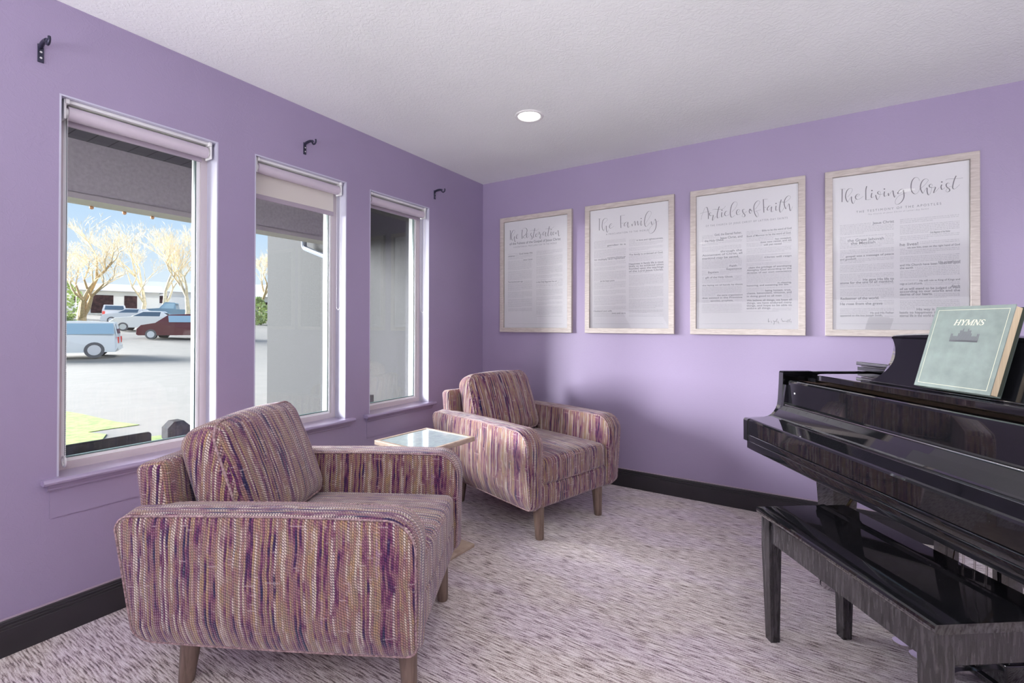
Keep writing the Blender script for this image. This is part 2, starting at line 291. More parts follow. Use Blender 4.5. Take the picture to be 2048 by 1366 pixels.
# ---------------------------------------------------------------- mesh helpers
class MB:
    def __init__(s): s.v = []; s.f = []; s.sm = []
    def add(s, vs, fs, smooth=False):
        k = len(s.v); s.v += [tuple(v) for v in vs]
        for f in fs: s.f.append([k+i for i in f]); s.sm.append(smooth)
        return s
    def box(s, a, b, bev=0.0):
        (x0, y0, z0), (x1, y1, z1) = [min(p, q) for p, q in zip(a, b)], [max(p, q) for p, q in zip(a, b)]
        if bev <= 0:
            v = [(x, y, z) for z in (z0, z1) for y in (y0, y1) for x in (x0, x1)]
            return s.add(v, [(0, 2, 3, 1), (4, 5, 7, 6), (0, 1, 5, 4), (2, 6, 7, 3), (0, 4, 6, 2), (1, 3, 7, 5)])
        return s.rbox(((x0+x1)/2, (y0+y1)/2, (z0+z1)/2), ((x1-x0)/2, (y1-y0)/2, (z1-z0)/2), bev, 2, 1)
    def rbox(s, c, h, r, nc=4, ni=4, fn=None):
        """rounded box: centre, half sizes, corner radius, corner / inner divisions, optional deformer"""
        r = min(r, min(h)*0.999)
        def axis(hh):
            L = []
            for i in range(nc): L.append(-hh+r*(1-math.cos(math.pi/2*i/nc)) if False else -hh+r*i/nc)
            inner = hh-r
            for i in range(ni+1): L.append(-inner+2*inner*i/max(1, ni))
            for i in range(1, nc+1): L.append(inner+r*i/nc)
            return L
        AX = [axis(q) for q in h]
        def P(p):
            q = []; 
            inn = [max(-(h[i]-r), min(h[i]-r, p[i])) for i in range(3)]
            d = Vector([p[i]-inn[i] for i in range(3)])
            if d.length > 1e-9:
                # re-space so that corner divisions are even in angle
                m_ = max(abs(x) for x in d); 
                dd = Vector([math.tan(x/r*math.pi/4) if abs(x) < r*1.0001 else x for x in d]); d = dd.normalized()*r
            q = Vector(inn)+d
            if fn: q = Vector(fn(q))
            return (c[0]+q[0], c[1]+q[1], c[2]+q[2])
        for ax in range(3):
            u, w = (ax+1) % 3, (ax+2) % 3
            for sg in (-1, 1):
                vs = []; A, B = AX[u], AX[w]
                for b_ in B:
                    for a_ in A:
                        p = [0, 0, 0]; p[ax] = sg*h[ax]; p[u] = a_; p[w] = b_; vs.append(P(p))
                n = len(A); fs = []
                for j in range(len(B)-1):
                    for i in range(n-1):
                        q = (j*n+i, j*n+i+1, (j+1)*n+i+1, (j+1)*n+i)
                        fs.append(q if sg > 0 else q[::-1])
                s.add(vs, fs, True)
        return s
    def tube(s, pts, rad, n=8, closed=False, cap=True, smooth=True):
        pts = [Vector(p) for p in pts]; rr = rad if isinstance(rad, (list, tuple)) else [rad]*len(pts)
        m = len(pts); vs = []; up = None
        for i, p in enumerate(pts):
            if closed: t = pts[(i+1) % m]-pts[i-1]
            else: t = pts[min(i+1, m-1)]-pts[max(i-1, 0)]
            if t.length < 1e-9: t = Vector((0, 0, 1))
            t.normalize()
            if up is None:
                up = Vector((0, 0, 1)) if abs(t.z) < 0.9 else Vector((1, 0, 0))
            a = up-t*up.dot(t)
            if a.length < 1e-6: a = Vector((1, 0, 0))-t*t.x
            a.normalize(); b = t.cross(a); up = a
            for k in range(n):
                an = 2*math.pi*k/n; vs.append(p+(a*math.cos(an)+b*math.sin(an))*rr[i])
        fs = []
        for i in range(m if closed else m-1):
            j = (i+1) % m
            for k in range(n): fs.append((i*n+k, i*n+(k+1) % n, j*n+(k+1) % n, j*n+k))
        s.add(vs, fs, smooth)
        if cap and not closed:
            s.add(vs[:n], [tuple(range(n))[::-1]]); s.add(vs[-n:], [tuple(range(n))])
        return s
    def lathe(s, prof, n=24, c=(0, 0, 0), smooth=True):
        vs = []
        for (r, z) in prof:
            for k in range(n): a = 2*math.pi*k/n; vs.append((c[0]+r*math.cos(a), c[1]+r*math.sin(a), c[2]+z))
        fs = [(i*n+k, i*n+(k+1) % n, (i+1)*n+(k+1) % n, (i+1)*n+k) for i in range(len(prof)-1) for k in range(n)]
        return s.add(vs, fs, smooth)
    def prism(s, poly, a, b, fn=lambda p, t: (p[0], p[1], t)):
        """polygon in 2D extruded from t=a to t=b; fn maps (p, t) to 3D"""
        n = len(poly); vs = [fn(p, a) for p in poly]+[fn(p, b) for p in poly]
        fs = [tuple(range(n))[::-1], tuple(range(n, 2*n))]+[(i, (i+1) % n, n+(i+1) % n, n+i) for i in range(n)]
        return s.add(vs, fs)
    def loft(s, rings, cap=True, smooth=True):
        n = len(rings[0]); vs = [p for r in rings for p in r]
        fs = [(i*n+k, i*n+(k+1) % n, (i+1)*n+(k+1) % n, (i+1)*n+k) for i in range(len(rings)-1) for k in range(n)]
        s.add(vs, fs, smooth)
        if cap: s.add(list(rings[0]), [tuple(range(n))[::-1]], False); s.add(list(rings[-1]), [tuple(range(n))], False)
        return s
    def build(s, name, m, parent=None, uv=False, mtx=None, merge=False, auto=None):
        me = bpy.data.meshes.new(name); me.from_pydata(s.v, [], s.f)
        me.polygons.foreach_set('use_smooth', s.sm)
        bm = bmesh.new(); bm.from_mesh(me)
        if merge: bmesh.ops.remove_doubles(bm, verts=bm.verts, dist=1e-5)
        bmesh.ops.recalc_face_normals(bm, faces=bm.faces) if merge or True else None
        if mtx is not None: bm.transform(mtx)
        bm.to_mesh(me); bm.free(); me.update()
        if uv:
            ul = me.uv_layers.new(name='UVMap')
            for p in me.polygons:
                n = p.normal
                side = abs(n.y) > max(abs(n.x), abs(n.z))
                for li in p.loop_indices:
                    c = me.vertices[me.loops[li].vertex_index].co
                    if side: q = (c.x+3.0, c.z)
                    elif abs(n.z) > abs(n.x)*1.2: q = (c.y, c.x+5.0)
                    else: q = (c.y, c.z)
                    ul.data[li].uv = q
        me.materials.append(m)
        o = bpy.data.objects.new(name, me); COL.objects.link(o)
        if parent: o.parent = parent
        return o
def thing(name, label, cat, loc=(0, 0, 0), rz=0, group=None):
    o = bpy.data.objects.new(name, None); COL.objects.link(o); o.empty_display_size = 0.1
    o.location = loc; o.rotation_euler = (0, 0, rz); o['label'] = label; o['category'] = cat
    if group: o['group'] = group
    return o
def tag(o, label, cat, group=None):
    o['label'] = label; o['category'] = cat
    if group: o['group'] = group
    return o
def struct(o, label=None):
    o['kind'] = 'structure'
    if label: o['label'] = label
    return o
def sempty(name, loc=(0, 0, 0)):
    o = bpy.data.objects.new(name, None); COL.objects.link(o); o.location = loc; o['kind'] = 'structure'; o.empty_display_size = 0.1
    return o
def copy_tree(o, parent=None):
    c = o.copy(); COL.objects.link(c)
    if parent: c.parent = parent
    for ch in [x for x in bpy.data.objects if x.parent == o]: copy_tree(ch, c)
    return c
def spline(pts, n=6):
    """Catmull-Rom through 2D/3D points"""
    P = [Vector(p) for p in pts]
    if len(P) < 3: return P
    Q = []
    for i in range(len(P)-1):
        p0, p1, p2, p3 = P[max(i-1, 0)], P[i], P[i+1], P[min(i+2, len(P)-1)]
        for k in range(n):
            t = k/n
            Q.append(0.5*((2*p1)+(p2-p0)*t+(2*p0-5*p1+4*p2-p3)*t*t+(3*p1-p0-3*p2+p3)*t**3))
    Q.append(P[-1]); return Q
# ================================================================ room shell
RX, RY, H = 6.0, -6.5, 2.44
struct(MB().box((0, RY, -0.12), (RX, 0, 0)).build('floor', M_carpet))
struct(MB().box((-0.16, RY-0.15, H), (RX+0.15, 0.15, H+0.2)).build('ceiling', M_ceil))
struct(MB().box((-0.16, 0, -0.12), (RX+0.15, 0.15, H)).build('wall_back', M_wall))
struct(MB().box((RX, RY-0.15, -0.12), (RX+0.15, 0, H)).build('wall_right', M_wall))
struct(MB().box((-0.16, RY-0.15, -0.12), (RX, RY, H)).build('wall_front', M_wall))
WIN = [(-2.798, -2.219), (-2.038, -1.460), (-1.275, -0.698)]
ZS, ZT = 0.605, 2.085
wl = MB(); ys = RY
for a, b_ in WIN:
    wl.box((-0.16, ys, -0.12), (0, a, H)); wl.box((-0.16, a, -0.12), (0, b_, ZS-0.022)); wl.box((-0.16, a, ZT), (0, b_, H)); ys = b_
wl.box((-0.16, ys, -0.12), (0, 0, H))
struct(wl.build('wall_left', M_wall, merge=True))
# baseboards: extruded moulding profile (offset from wall, height)
def base_prof(): return [(0, 0), (0.016, 0), (0.016, 0.094), (0.0135, 0.096), (0.0135, 0.099), (0.016, 0.101), (0.016, 0.106), (0.0135, 0.108), (0.0135, 0.111), (0.016, 0.113), (0.016, 0.117), (0.0125, 0.119), (0.0125, 0.124), (0.010, 0.128), (0, 0.129)]
struct(MB().prism(base_prof(), RY, 0, lambda p, t: (p[0], t, p[1])).build('baseboard_left', M_base))
struct(MB().prism(base_prof(), 0.016, RX, lambda p, t: (t, -p[0], p[1])).build('baseboard_back', M_base))
struct(MB().prism(base_prof(), RY, -0.016, lambda p, t: (RX-p[0], t, p[1])).build('baseboard_right', M_base))
struct(MB().box((0, RY, 0.1285), (0.0095, -0.01, 0.1325)).build('trim_1', M_caulk))
struct(MB().box((0.0, -0.0095, 0.1285), (RX, 0, 0.1325)).build('trim_2', M_caulk))

# ================================================================ windows
def ring(mb, x0, x1, y0, y1, z0, z1, w):
    mb.box((x0, y0, z0), (x1, y0+w, z1)); mb.box((x0, y1-w, z0), (x1, y1, z1))
    mb.box((x0, y0+w, z0), (x1, y1-w, z0+w)); mb.box((x0, y0+w, z1-w), (x1, y1-w, z1))
for i, (ya, yb) in enumerate(WIN):
    w = sempty('window_%d' % (i+1), (0, (ya+yb)/2, ZS))
    T = Matrix.Translation((0, -(ya+yb)/2, -ZS))
    rv = MB(); t = 0.006
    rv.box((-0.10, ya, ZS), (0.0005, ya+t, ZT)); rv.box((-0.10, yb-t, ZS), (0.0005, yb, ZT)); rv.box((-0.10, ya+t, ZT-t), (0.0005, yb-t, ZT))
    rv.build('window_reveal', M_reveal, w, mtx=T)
    fr = MB(); ring(fr, -0.135, -0.094, ya+t, yb-t, ZS, ZT-t, 0.030); fr.build('window_frame', M_vinyl, w, mtx=T)
    sa = MB(); ring(sa, -0.132, -0.104, ya+t+0.030, yb-t-0.030, ZS+0.030, ZT-t-0.030, 0.012); sa.build('sash', M_white, w, mtx=T)
    sp = MB(); ring(sp, -0.128, -0.112, ya+t+0.042, yb-t-0.042, ZS+0.042, ZT-t-0.042, 0.005); sp.build('glass_spacer', M_spacer, w, mtx=T)
    ex = MB(); ring(ex, -0.175, -0.136, ya, yb, ZS-0.02, ZT+0.02, 0.040); ex.build('outer_trim', M_white, w, mtx=T)
    MB().box((-0.122, ya+t+0.043, ZS+0.043), (-0.119, yb-t-0.043, ZT-t-0.043)).build('window_pane', M_glass, w, mtx=T)
    st = MB()
    prof = [(-0.10, ZS-0.022), (0.034, ZS-0.022), (0.041, ZS-0.018), (0.044, ZS-0.011), (0.041, ZS-0.004), (0.034, ZS), (-0.10, ZS)]
    st.prism([p for p in prof if True], ya-0.045, yb+0.045, lambda p, t_: (max(p[0], 0.0), t_, p[1]))
    st.box((-0.135, ya, ZS-0.022), (0.001, yb, ZS))
    st.build('window_sill', M_trimp, w, mtx=T)
    ap = MB(); prof = [(0, ZS-0.050), (0.008, ZS-0.050), (0.012, ZS-0.044), (0.012, ZS-0.040), (0.018, ZS-0.034), (0.026, ZS-0.024), (0.026, ZS-0.022), (0, ZS-0.022)]
    ap.prism(prof, ya-0.028, yb+0.028, lambda p, t_: (p[0], t_, p[1]))
    ap.box((0, ya-0.02, ZS-0.155), (0.0035, yb+0.02, ZS-0.050))
    ap.build('sill_apron', M_trimp, w, mtx=T)

# ================================================================ roller blinds
def blind(i, drop, label):
    ya, yb = WIN[i]; cy = (ya+yb)/2; a, b_ = ya+0.022, yb-0.022
    t = thing('roller_blind', label, 'blind', (-0.045, cy, 2.031), 0, None)
    T = Matrix.Translation((0.045, -cy, -2.031))
    MB().tube([(-0.045, a+0.012, 2.031), (-0.045, b_-0.012, 2.031)], 0.0275, 24).build('roller_tube', M_tube, t, mtx=T)
    hr = MB(); hr.box((-0.075, a+0.006, 2.066), (-0.022, b_-0.006, 2.0785), 0.002); hr.build('head_rail', M_plast, t, mtx=T)
    zb = 1.995-drop
    f = MB().box((-0.0730, a+0.022, zb+0.018), (-0.0718, b_-0.022, 2.031)); f.build('blind_cloth', M_blind, t, mtx=T)
    MB().box((-0.077, a+0.020, zb-0.008), (-0.068, b_-0.020, zb+0.019), 0.003).build('hem_bar', M_hem, t, mtx=T)
    for s, y in ((-1, a), (1, b_)):
        br = MB(); br.box((-0.072, y-0.004, 2.000), (-0.020, y+0.004, 2.0785), 0.002); br.tube([(-0.045, y-s*0.002, 2.031), (-0.045, y-s*0.014, 2.031)], 0.019, 14)
        br.box((-0.055, y-0.012 if s > 0 else y, 2.060), (-0.012, y if s > 0 else y+0.012, 2.0785), 0.002)
        br.build('bracket', M_plast, t, mtx=T)
    ch = MB(); yc = b_-0.002 if i != 0 else a+0.010
    zl = 0.66 if i == 0 else 1.3
    for dx in (-0.062, -0.030):
        ch.tube([(dx, yc, 2.02), (dx, yc, zl)], 0.0009, 5)
    if i == 0:
        z = 1.2
        while z > zl:
            for dx in (-0.062, -0.030):
                ch.rbox((dx, yc, z), (0.0019, 0.0019, 0.0026), 0.0018, 1, 0)
            z -= 0.0075
    ch.tube([(-0.062+0.032*k/8, yc, zl-0.016*math.sin(math.pi*k/8)) for k in range(9)], 0.0012, 5)
    ch.build('bead_chain', M_plast, t, mtx=T)
    if i == 0:
        h = MB(); h.tube([(-0.046+0.020*math.cos(2*math.pi*k/14), yc, zl-0.012+0.020*math.sin(2*math.pi*k/14)) for k in range(14)], 0.004, 8, closed=True); h.build('chain_tensioner', M_plast, t, mtx=T)
    return t
blind(0, 0.0, 'rolled up blind in the largest window, nearest the viewer, with a hanging bead chain')
blind(1, 0.115, 'roller blind in the middle window, lowered a hand’s breadth so its cream cloth shows')
blind(2, 0.0, 'rolled up blind in the small window nearest the room corner')

# ================================================================ curtain rod brackets
def hook(y, z, label, first=None):
    if first is not None:
        c = copy_tree(first); c.location = (0, y, z); c['label'] = label; return c
    t = thing('curtain_bracket', label, 'bracket', (0, y, z), 0, None)
    p = MB(); p.box((0.0, -0.009, -0.034), (0.004, 0.009, 0.034), 0.0015); p.build('wall_plate', M_iron, t)
    a = MB(); a.tube(spline([(0.003, 0, 0.024), (0.02, 0, 0.030), (0.05, 0, 0.032), (0.075, 0, 0.027)], 5), 0.0075, 10); a.build('bracket_arm', M_iron, t)
    c = MB(); c.tube([(0.088+0.016*math.cos(x), 0, 0.024+0.016*math.sin(x)) for x in [R(q) for q in range(150, 391, 20)]], 0.005, 8); c.build('rod_cup', M_iron, t)
    s = MB()
    for dz in (-0.018, 0.004): s.tube([(0.003, 0, dz), (0.007, 0, dz)], 0.004, 8)
    s.build('screw', M_chrome, t)
    return t
hk = hook(-2.852, 2.212, 'dark curtain rod bracket at the left edge of the picture, above the largest window')
hook(-1.752, 2.203, 'dark curtain rod bracket above the middle window', hk)
hook(-0.640, 2.198, 'dark curtain rod bracket above the corner window, nearest the room corner', hk)

# ================================================================ recessed ceiling lights
def downlight(x, y, label, first=None, power=14):
    if first is not None:
        c = copy_tree(first); c.location = (x, y, H); c['label'] = label
    else:
        c = thing('recessed_light', label, 'ceiling light', (x, y, H), 0, 'recessed ceiling lights')
        MB().lathe([(0.066, -0.001), (0.068, -0.005), (0.078, -0.006), (0.084, -0.004), (0.086, -0.0005)], 40).build('trim_ring', M_lampr, c)
        MB().lathe([(0.0, -0.003), (0.067, -0.003)], 40).build('lamp_lens', M_lampe, c)
    lamp('recessed_lamp', 'SPOT', (x, y, H-0.03), power, (1.0, 0.93, 0.84), 0.06, to=(x, y, 0), spot=150)
    return c
dl = downlight(1.04, -0.975, 'lit round recessed ceiling light near the room corner')
downlight(3.21, -2.22, 'recessed ceiling light above the piano bench, mirrored in the largest picture', dl)
downlight(1.10, -4.2, 'recessed ceiling light behind the viewer, on the window side', dl)
downlight(4.6, -4.4, 'recessed ceiling light behind the viewer, on the far side', dl)
# ================================================================ framed posters
STROKES={'restoration':[[(0.289,1.996),(0.308,1.998)],[(0.298,1.997),(0.297,1.917)],[(0.316,1.945),(0.334,1.968),(0.345,1.987),(0.333,1.997),(0.319,1.988),(0.308,1.961),(0.309,1.931),(0.32,1.91),(0.334,1.933),(0.339,1.943),(0.34,1.908),(0.348,1.895),(0.356,1.909)],[(0.36,1.926),(0.369,1.94),(0.377,1.951),(0.369,1.957),(0.36,1.948),(0.357,1.931),(0.363,1.921),(0.377,1.927)],[(0.418,1.989),(0.413,1.955),(0.415,1.915)],[(0.408,1.985),(0.426,2.0),(0.449,2.002),(0.462,1.987),(0.46,1.965),(0.449,1.947),(0.423,1.931),(0.435,1.922),(0.449,1.92),(0.458,1.924)],[(0.458,1.926),(0.472,1.942),(0.473,1.951),(0.463,1.952),(0.458,1.941),(0.459,1.926),(0.469,1.92),(0.486,1.936)],[(0.507,1.955),(0.497,1.947),(0.503,1.931),(0.512,1.916),(0.508,1.904),(0.497,1.904),(0.491,1.918)],[(0.537,1.991),(0.531,1.963),(0.522,1.925),(0.526,1.915),(0.538,1.923)],[(0.491,1.976),(0.519,1.977),(0.555,1.972),(0.577,1.985)],[(0.55,1.944),(0.544,1.932),(0.547,1.921),(0.556,1.919),(0.564,1.93),(0.56,1.943),(0.55,1.944)],[(0.572,1.939),(0.566,1.949),(0.575,1.956),(0.583,1.948),(0.577,1.937),(0.593,1.937),(0.586,1.914),(0.589,1.901),(0.603,1.919)],[(0.639,1.949),(0.624,1.953),(0.613,1.94),(0.616,1.925),(0.629,1.936),(0.64,1.947),(0.636,1.923),(0.643,1.913),(0.655,1.92)],[(0.673,1.992),(0.664,1.954),(0.659,1.926),(0.663,1.914),(0.674,1.925)],[(0.632,1.974),(0.653,1.975),(0.691,1.971),(0.717,1.987)],[(0.689,1.947),(0.686,1.928),(0.691,1.916),(0.699,1.926)],[(0.688,1.965),(0.689,1.962)],[(0.708,1.943),(0.704,1.93),(0.708,1.918),(0.717,1.922),(0.723,1.932),(0.717,1.942),(0.708,1.943)],[(0.731,1.937),(0.732,1.923),(0.736,1.93),(0.746,1.947),(0.752,1.949),(0.754,1.921),(0.759,1.904),(0.768,1.913)]],'family':[[(1.091,2.002),(1.113,2.004)],[(1.102,2.003),(1.101,1.913)],[(1.14,1.962),(1.165,1.985),(1.162,1.997),(1.146,2.0),(1.129,1.984),(1.123,1.948),(1.127,1.922),(1.138,1.908),(1.148,1.933),(1.157,1.942),(1.157,1.914),(1.165,1.892),(1.177,1.913)],[(1.182,1.932),(1.2,1.945),(1.201,1.953),(1.192,1.954),(1.181,1.937),(1.184,1.924),(1.194,1.92),(1.218,1.935)],[(1.269,2.006),(1.269,1.963),(1.271,1.914)],[(1.269,2.006),(1.302,2.006)],[(1.274,1.948),(1.297,1.947)],[(1.321,1.954),(1.305,1.951),(1.296,1.934),(1.301,1.924),(1.315,1.937),(1.324,1.951),(1.322,1.926),(1.327,1.911),(1.34,1.923)],[(1.349,1.933),(1.354,1.933),(1.356,1.918),(1.364,1.939),(1.374,1.953),(1.378,1.935),(1.379,1.92),(1.387,1.939),(1.396,1.951),(1.398,1.933),(1.401,1.92),(1.413,1.935)],[(1.423,1.951),(1.42,1.93),(1.423,1.915),(1.433,1.925)],[(1.422,1.968),(1.423,1.965)],[(1.452,1.922),(1.477,1.959),(1.496,1.993),(1.489,2.01),(1.474,2.011),(1.457,1.988),(1.447,1.95),(1.448,1.92),(1.457,1.904),(1.469,1.91),(1.489,1.932)],[(1.495,1.937),(1.5,1.914),(1.508,1.92),(1.521,1.948),(1.524,1.948),(1.531,1.923),(1.528,1.889),(1.513,1.861),(1.491,1.851),(1.479,1.862),(1.482,1.884),(1.501,1.907),(1.528,1.926),(1.552,1.936)]],'articles':[[(1.834,1.91),(1.837,1.934),(1.845,1.953),(1.854,1.979),(1.863,1.991),(1.871,1.986),(1.877,1.962),(1.879,1.939),(1.879,1.909)],[(1.827,1.951),(1.846,1.956),(1.865,1.959),(1.888,1.961)],[(1.899,1.945),(1.893,1.951),(1.886,1.945),(1.888,1.933),(1.897,1.929),(1.909,1.931),(1.909,1.926),(1.905,1.906),(1.906,1.896),(1.915,1.907),(1.927,1.923)],[(1.947,1.985),(1.941,1.964),(1.935,1.94),(1.934,1.916),(1.938,1.908),(1.949,1.915)],[(1.905,1.968),(1.918,1.97),(1.953,1.965),(1.976,1.969),(1.985,1.984)],[(1.963,1.944),(1.961,1.929),(1.961,1.916),(1.965,1.912),(1.974,1.921)],[(1.963,1.959),(1.964,1.957)],[(1.996,1.947),(1.989,1.948),(1.982,1.939),(1.98,1.928),(1.985,1.918),(1.994,1.917),(2.007,1.925)],[(2.023,1.938),(2.041,1.956),(2.054,1.978),(2.055,1.993),(2.048,2.002),(2.035,2.0),(2.023,1.983),(2.016,1.955),(2.014,1.926),(2.019,1.906),(2.027,1.903),(2.042,1.915)],[(2.058,1.928),(2.07,1.941),(2.068,1.949),(2.059,1.949),(2.051,1.936),(2.052,1.923),(2.059,1.915),(2.074,1.92)],[(2.101,1.945),(2.094,1.948),(2.087,1.941),(2.091,1.924),(2.1,1.912),(2.101,1.902),(2.094,1.897),(2.084,1.904),(2.093,1.918),(2.113,1.931)],[(2.13,1.944),(2.126,1.932),(2.128,1.921),(2.133,1.915),(2.141,1.922),(2.141,1.935),(2.135,1.943),(2.131,1.943),(2.138,1.931),(2.146,1.93)],[(2.159,1.938),(2.176,1.958),(2.187,1.978),(2.184,1.988),(2.175,1.991),(2.163,1.981),(2.154,1.961),(2.153,1.937),(2.159,1.909),(2.169,1.889),(2.176,1.89),(2.179,1.901),(2.173,1.919),(2.164,1.926),(2.176,1.927),(2.192,1.932)],[(2.207,1.995),(2.208,1.959),(2.21,1.911)],[(2.204,1.996),(2.232,1.994)],[(2.21,1.944),(2.223,1.943)],[(2.252,1.95),(2.24,1.95),(2.231,1.938),(2.229,1.926),(2.235,1.922),(2.244,1.931),(2.253,1.943),(2.251,1.923),(2.253,1.91),(2.264,1.915)],[(2.278,1.945),(2.276,1.93),(2.278,1.915),(2.288,1.921)],[(2.277,1.961),(2.278,1.959)],[(2.306,1.98),(2.3,1.955),(2.296,1.926),(2.298,1.909),(2.303,1.901),(2.314,1.913),(2.321,1.929)],[(2.29,1.965),(2.305,1.966),(2.322,1.961),(2.331,1.96)],[(2.328,1.962),(2.344,1.971),(2.356,1.988),(2.351,1.997),(2.341,1.997),(2.328,1.982),(2.322,1.959),(2.325,1.935),(2.332,1.918),(2.338,1.934),(2.347,1.949),(2.35,1.932),(2.353,1.91),(2.358,1.904),(2.367,1.93)]],'living':[[(2.609,1.999),(2.634,1.998)],[(2.619,1.999),(2.618,1.922)],[(2.645,1.948),(2.66,1.967),(2.668,1.988),(2.662,1.996),(2.651,1.996),(2.641,1.983),(2.635,1.959),(2.637,1.938),(2.646,1.918),(2.653,1.932),(2.663,1.948),(2.663,1.929),(2.668,1.91),(2.674,1.907),(2.682,1.928)],[(2.684,1.943),(2.701,1.951),(2.699,1.957),(2.692,1.958),(2.683,1.948),(2.683,1.936),(2.69,1.927),(2.702,1.929),(2.719,1.942)],[(2.735,1.998),(2.731,1.975),(2.731,1.919)],[(2.731,1.919),(2.744,1.919),(2.755,1.92)],[(2.759,1.955),(2.756,1.94),(2.758,1.927),(2.769,1.933)],[(2.758,1.97),(2.76,1.968)],[(2.776,1.941),(2.779,1.924),(2.784,1.912),(2.79,1.92),(2.796,1.938),(2.797,1.954),(2.792,1.96),(2.785,1.954),(2.789,1.944),(2.8,1.941),(2.811,1.943)],[(2.816,1.955),(2.814,1.937),(2.817,1.926),(2.826,1.934)],[(2.815,1.97),(2.816,1.968)],[(2.833,1.943),(2.834,1.928),(2.838,1.933),(2.846,1.948),(2.853,1.954),(2.856,1.934),(2.861,1.915),(2.867,1.927)],[(2.9,1.953),(2.891,1.957),(2.879,1.947),(2.875,1.936),(2.879,1.932),(2.891,1.938),(2.9,1.952)],[(2.899,1.95),(2.902,1.923),(2.9,1.904),(2.891,1.886),(2.876,1.874),(2.865,1.878),(2.864,1.894),(2.871,1.912),(2.886,1.925),(2.912,1.933)],[(2.968,1.992),(2.964,2.006),(2.954,2.013),(2.944,2.008),(2.935,1.99),(2.932,1.964),(2.935,1.939),(2.945,1.923),(2.955,1.922),(2.966,1.936),(2.972,1.956)],[(2.973,1.948),(2.991,1.966),(3.004,1.985),(3.003,1.993),(2.994,1.998),(2.983,1.992),(2.974,1.973),(2.972,1.95),(2.977,1.931),(2.983,1.92),(2.99,1.936),(2.999,1.948),(3.0,1.927),(3.004,1.91),(3.01,1.909),(3.017,1.929),(3.02,1.952)],[(3.02,1.954),(3.021,1.961),(3.016,1.966),(3.009,1.96),(3.011,1.95),(3.02,1.945),(3.034,1.946),(3.031,1.932),(3.027,1.916),(3.037,1.924),(3.05,1.941)],[(3.06,1.956),(3.057,1.943),(3.06,1.93),(3.064,1.929),(3.073,1.938)],[(3.06,1.971),(3.061,1.969)],[(3.092,1.956),(3.085,1.961),(3.078,1.953),(3.081,1.939),(3.091,1.927),(3.091,1.916),(3.082,1.912),(3.077,1.921),(3.086,1.935),(3.1,1.941)],[(3.118,1.994),(3.111,1.975),(3.106,1.952),(3.104,1.932),(3.11,1.924),(3.119,1.93),(3.132,1.945)],[(3.076,1.977),(3.085,1.982),(3.111,1.979),(3.13,1.978),(3.145,1.979)]],'sign':[[(2.235,1.235),(2.234,1.224),(2.234,1.212)],[(2.232,1.233),(2.241,1.236)],[(2.237,1.219),(2.24,1.214),(2.243,1.218),(2.24,1.221),(2.237,1.219)],[(2.248,1.222),(2.252,1.215),(2.252,1.21),(2.248,1.211)],[(2.262,1.225),(2.266,1.215),(2.269,1.219),(2.267,1.208),(2.265,1.198),(2.263,1.203)],[(2.272,1.214),(2.275,1.219),(2.273,1.22),(2.272,1.215),(2.277,1.215)],[(2.277,1.218),(2.286,1.233),(2.281,1.231),(2.279,1.22),(2.283,1.212),(2.288,1.219),(2.291,1.206),(2.295,1.212)],[(2.311,1.236),(2.305,1.231),(2.311,1.224),(2.312,1.218),(2.307,1.218)],[(2.315,1.22),(2.316,1.214),(2.319,1.221),(2.322,1.215),(2.326,1.221),(2.33,1.215)],[(2.336,1.223),(2.335,1.214),(2.338,1.215)],[(2.343,1.23),(2.341,1.212),(2.346,1.214)],[(2.338,1.223),(2.347,1.225)],[(2.355,1.234),(2.349,1.223),(2.351,1.213),(2.357,1.22),(2.359,1.211),(2.362,1.215)]]}
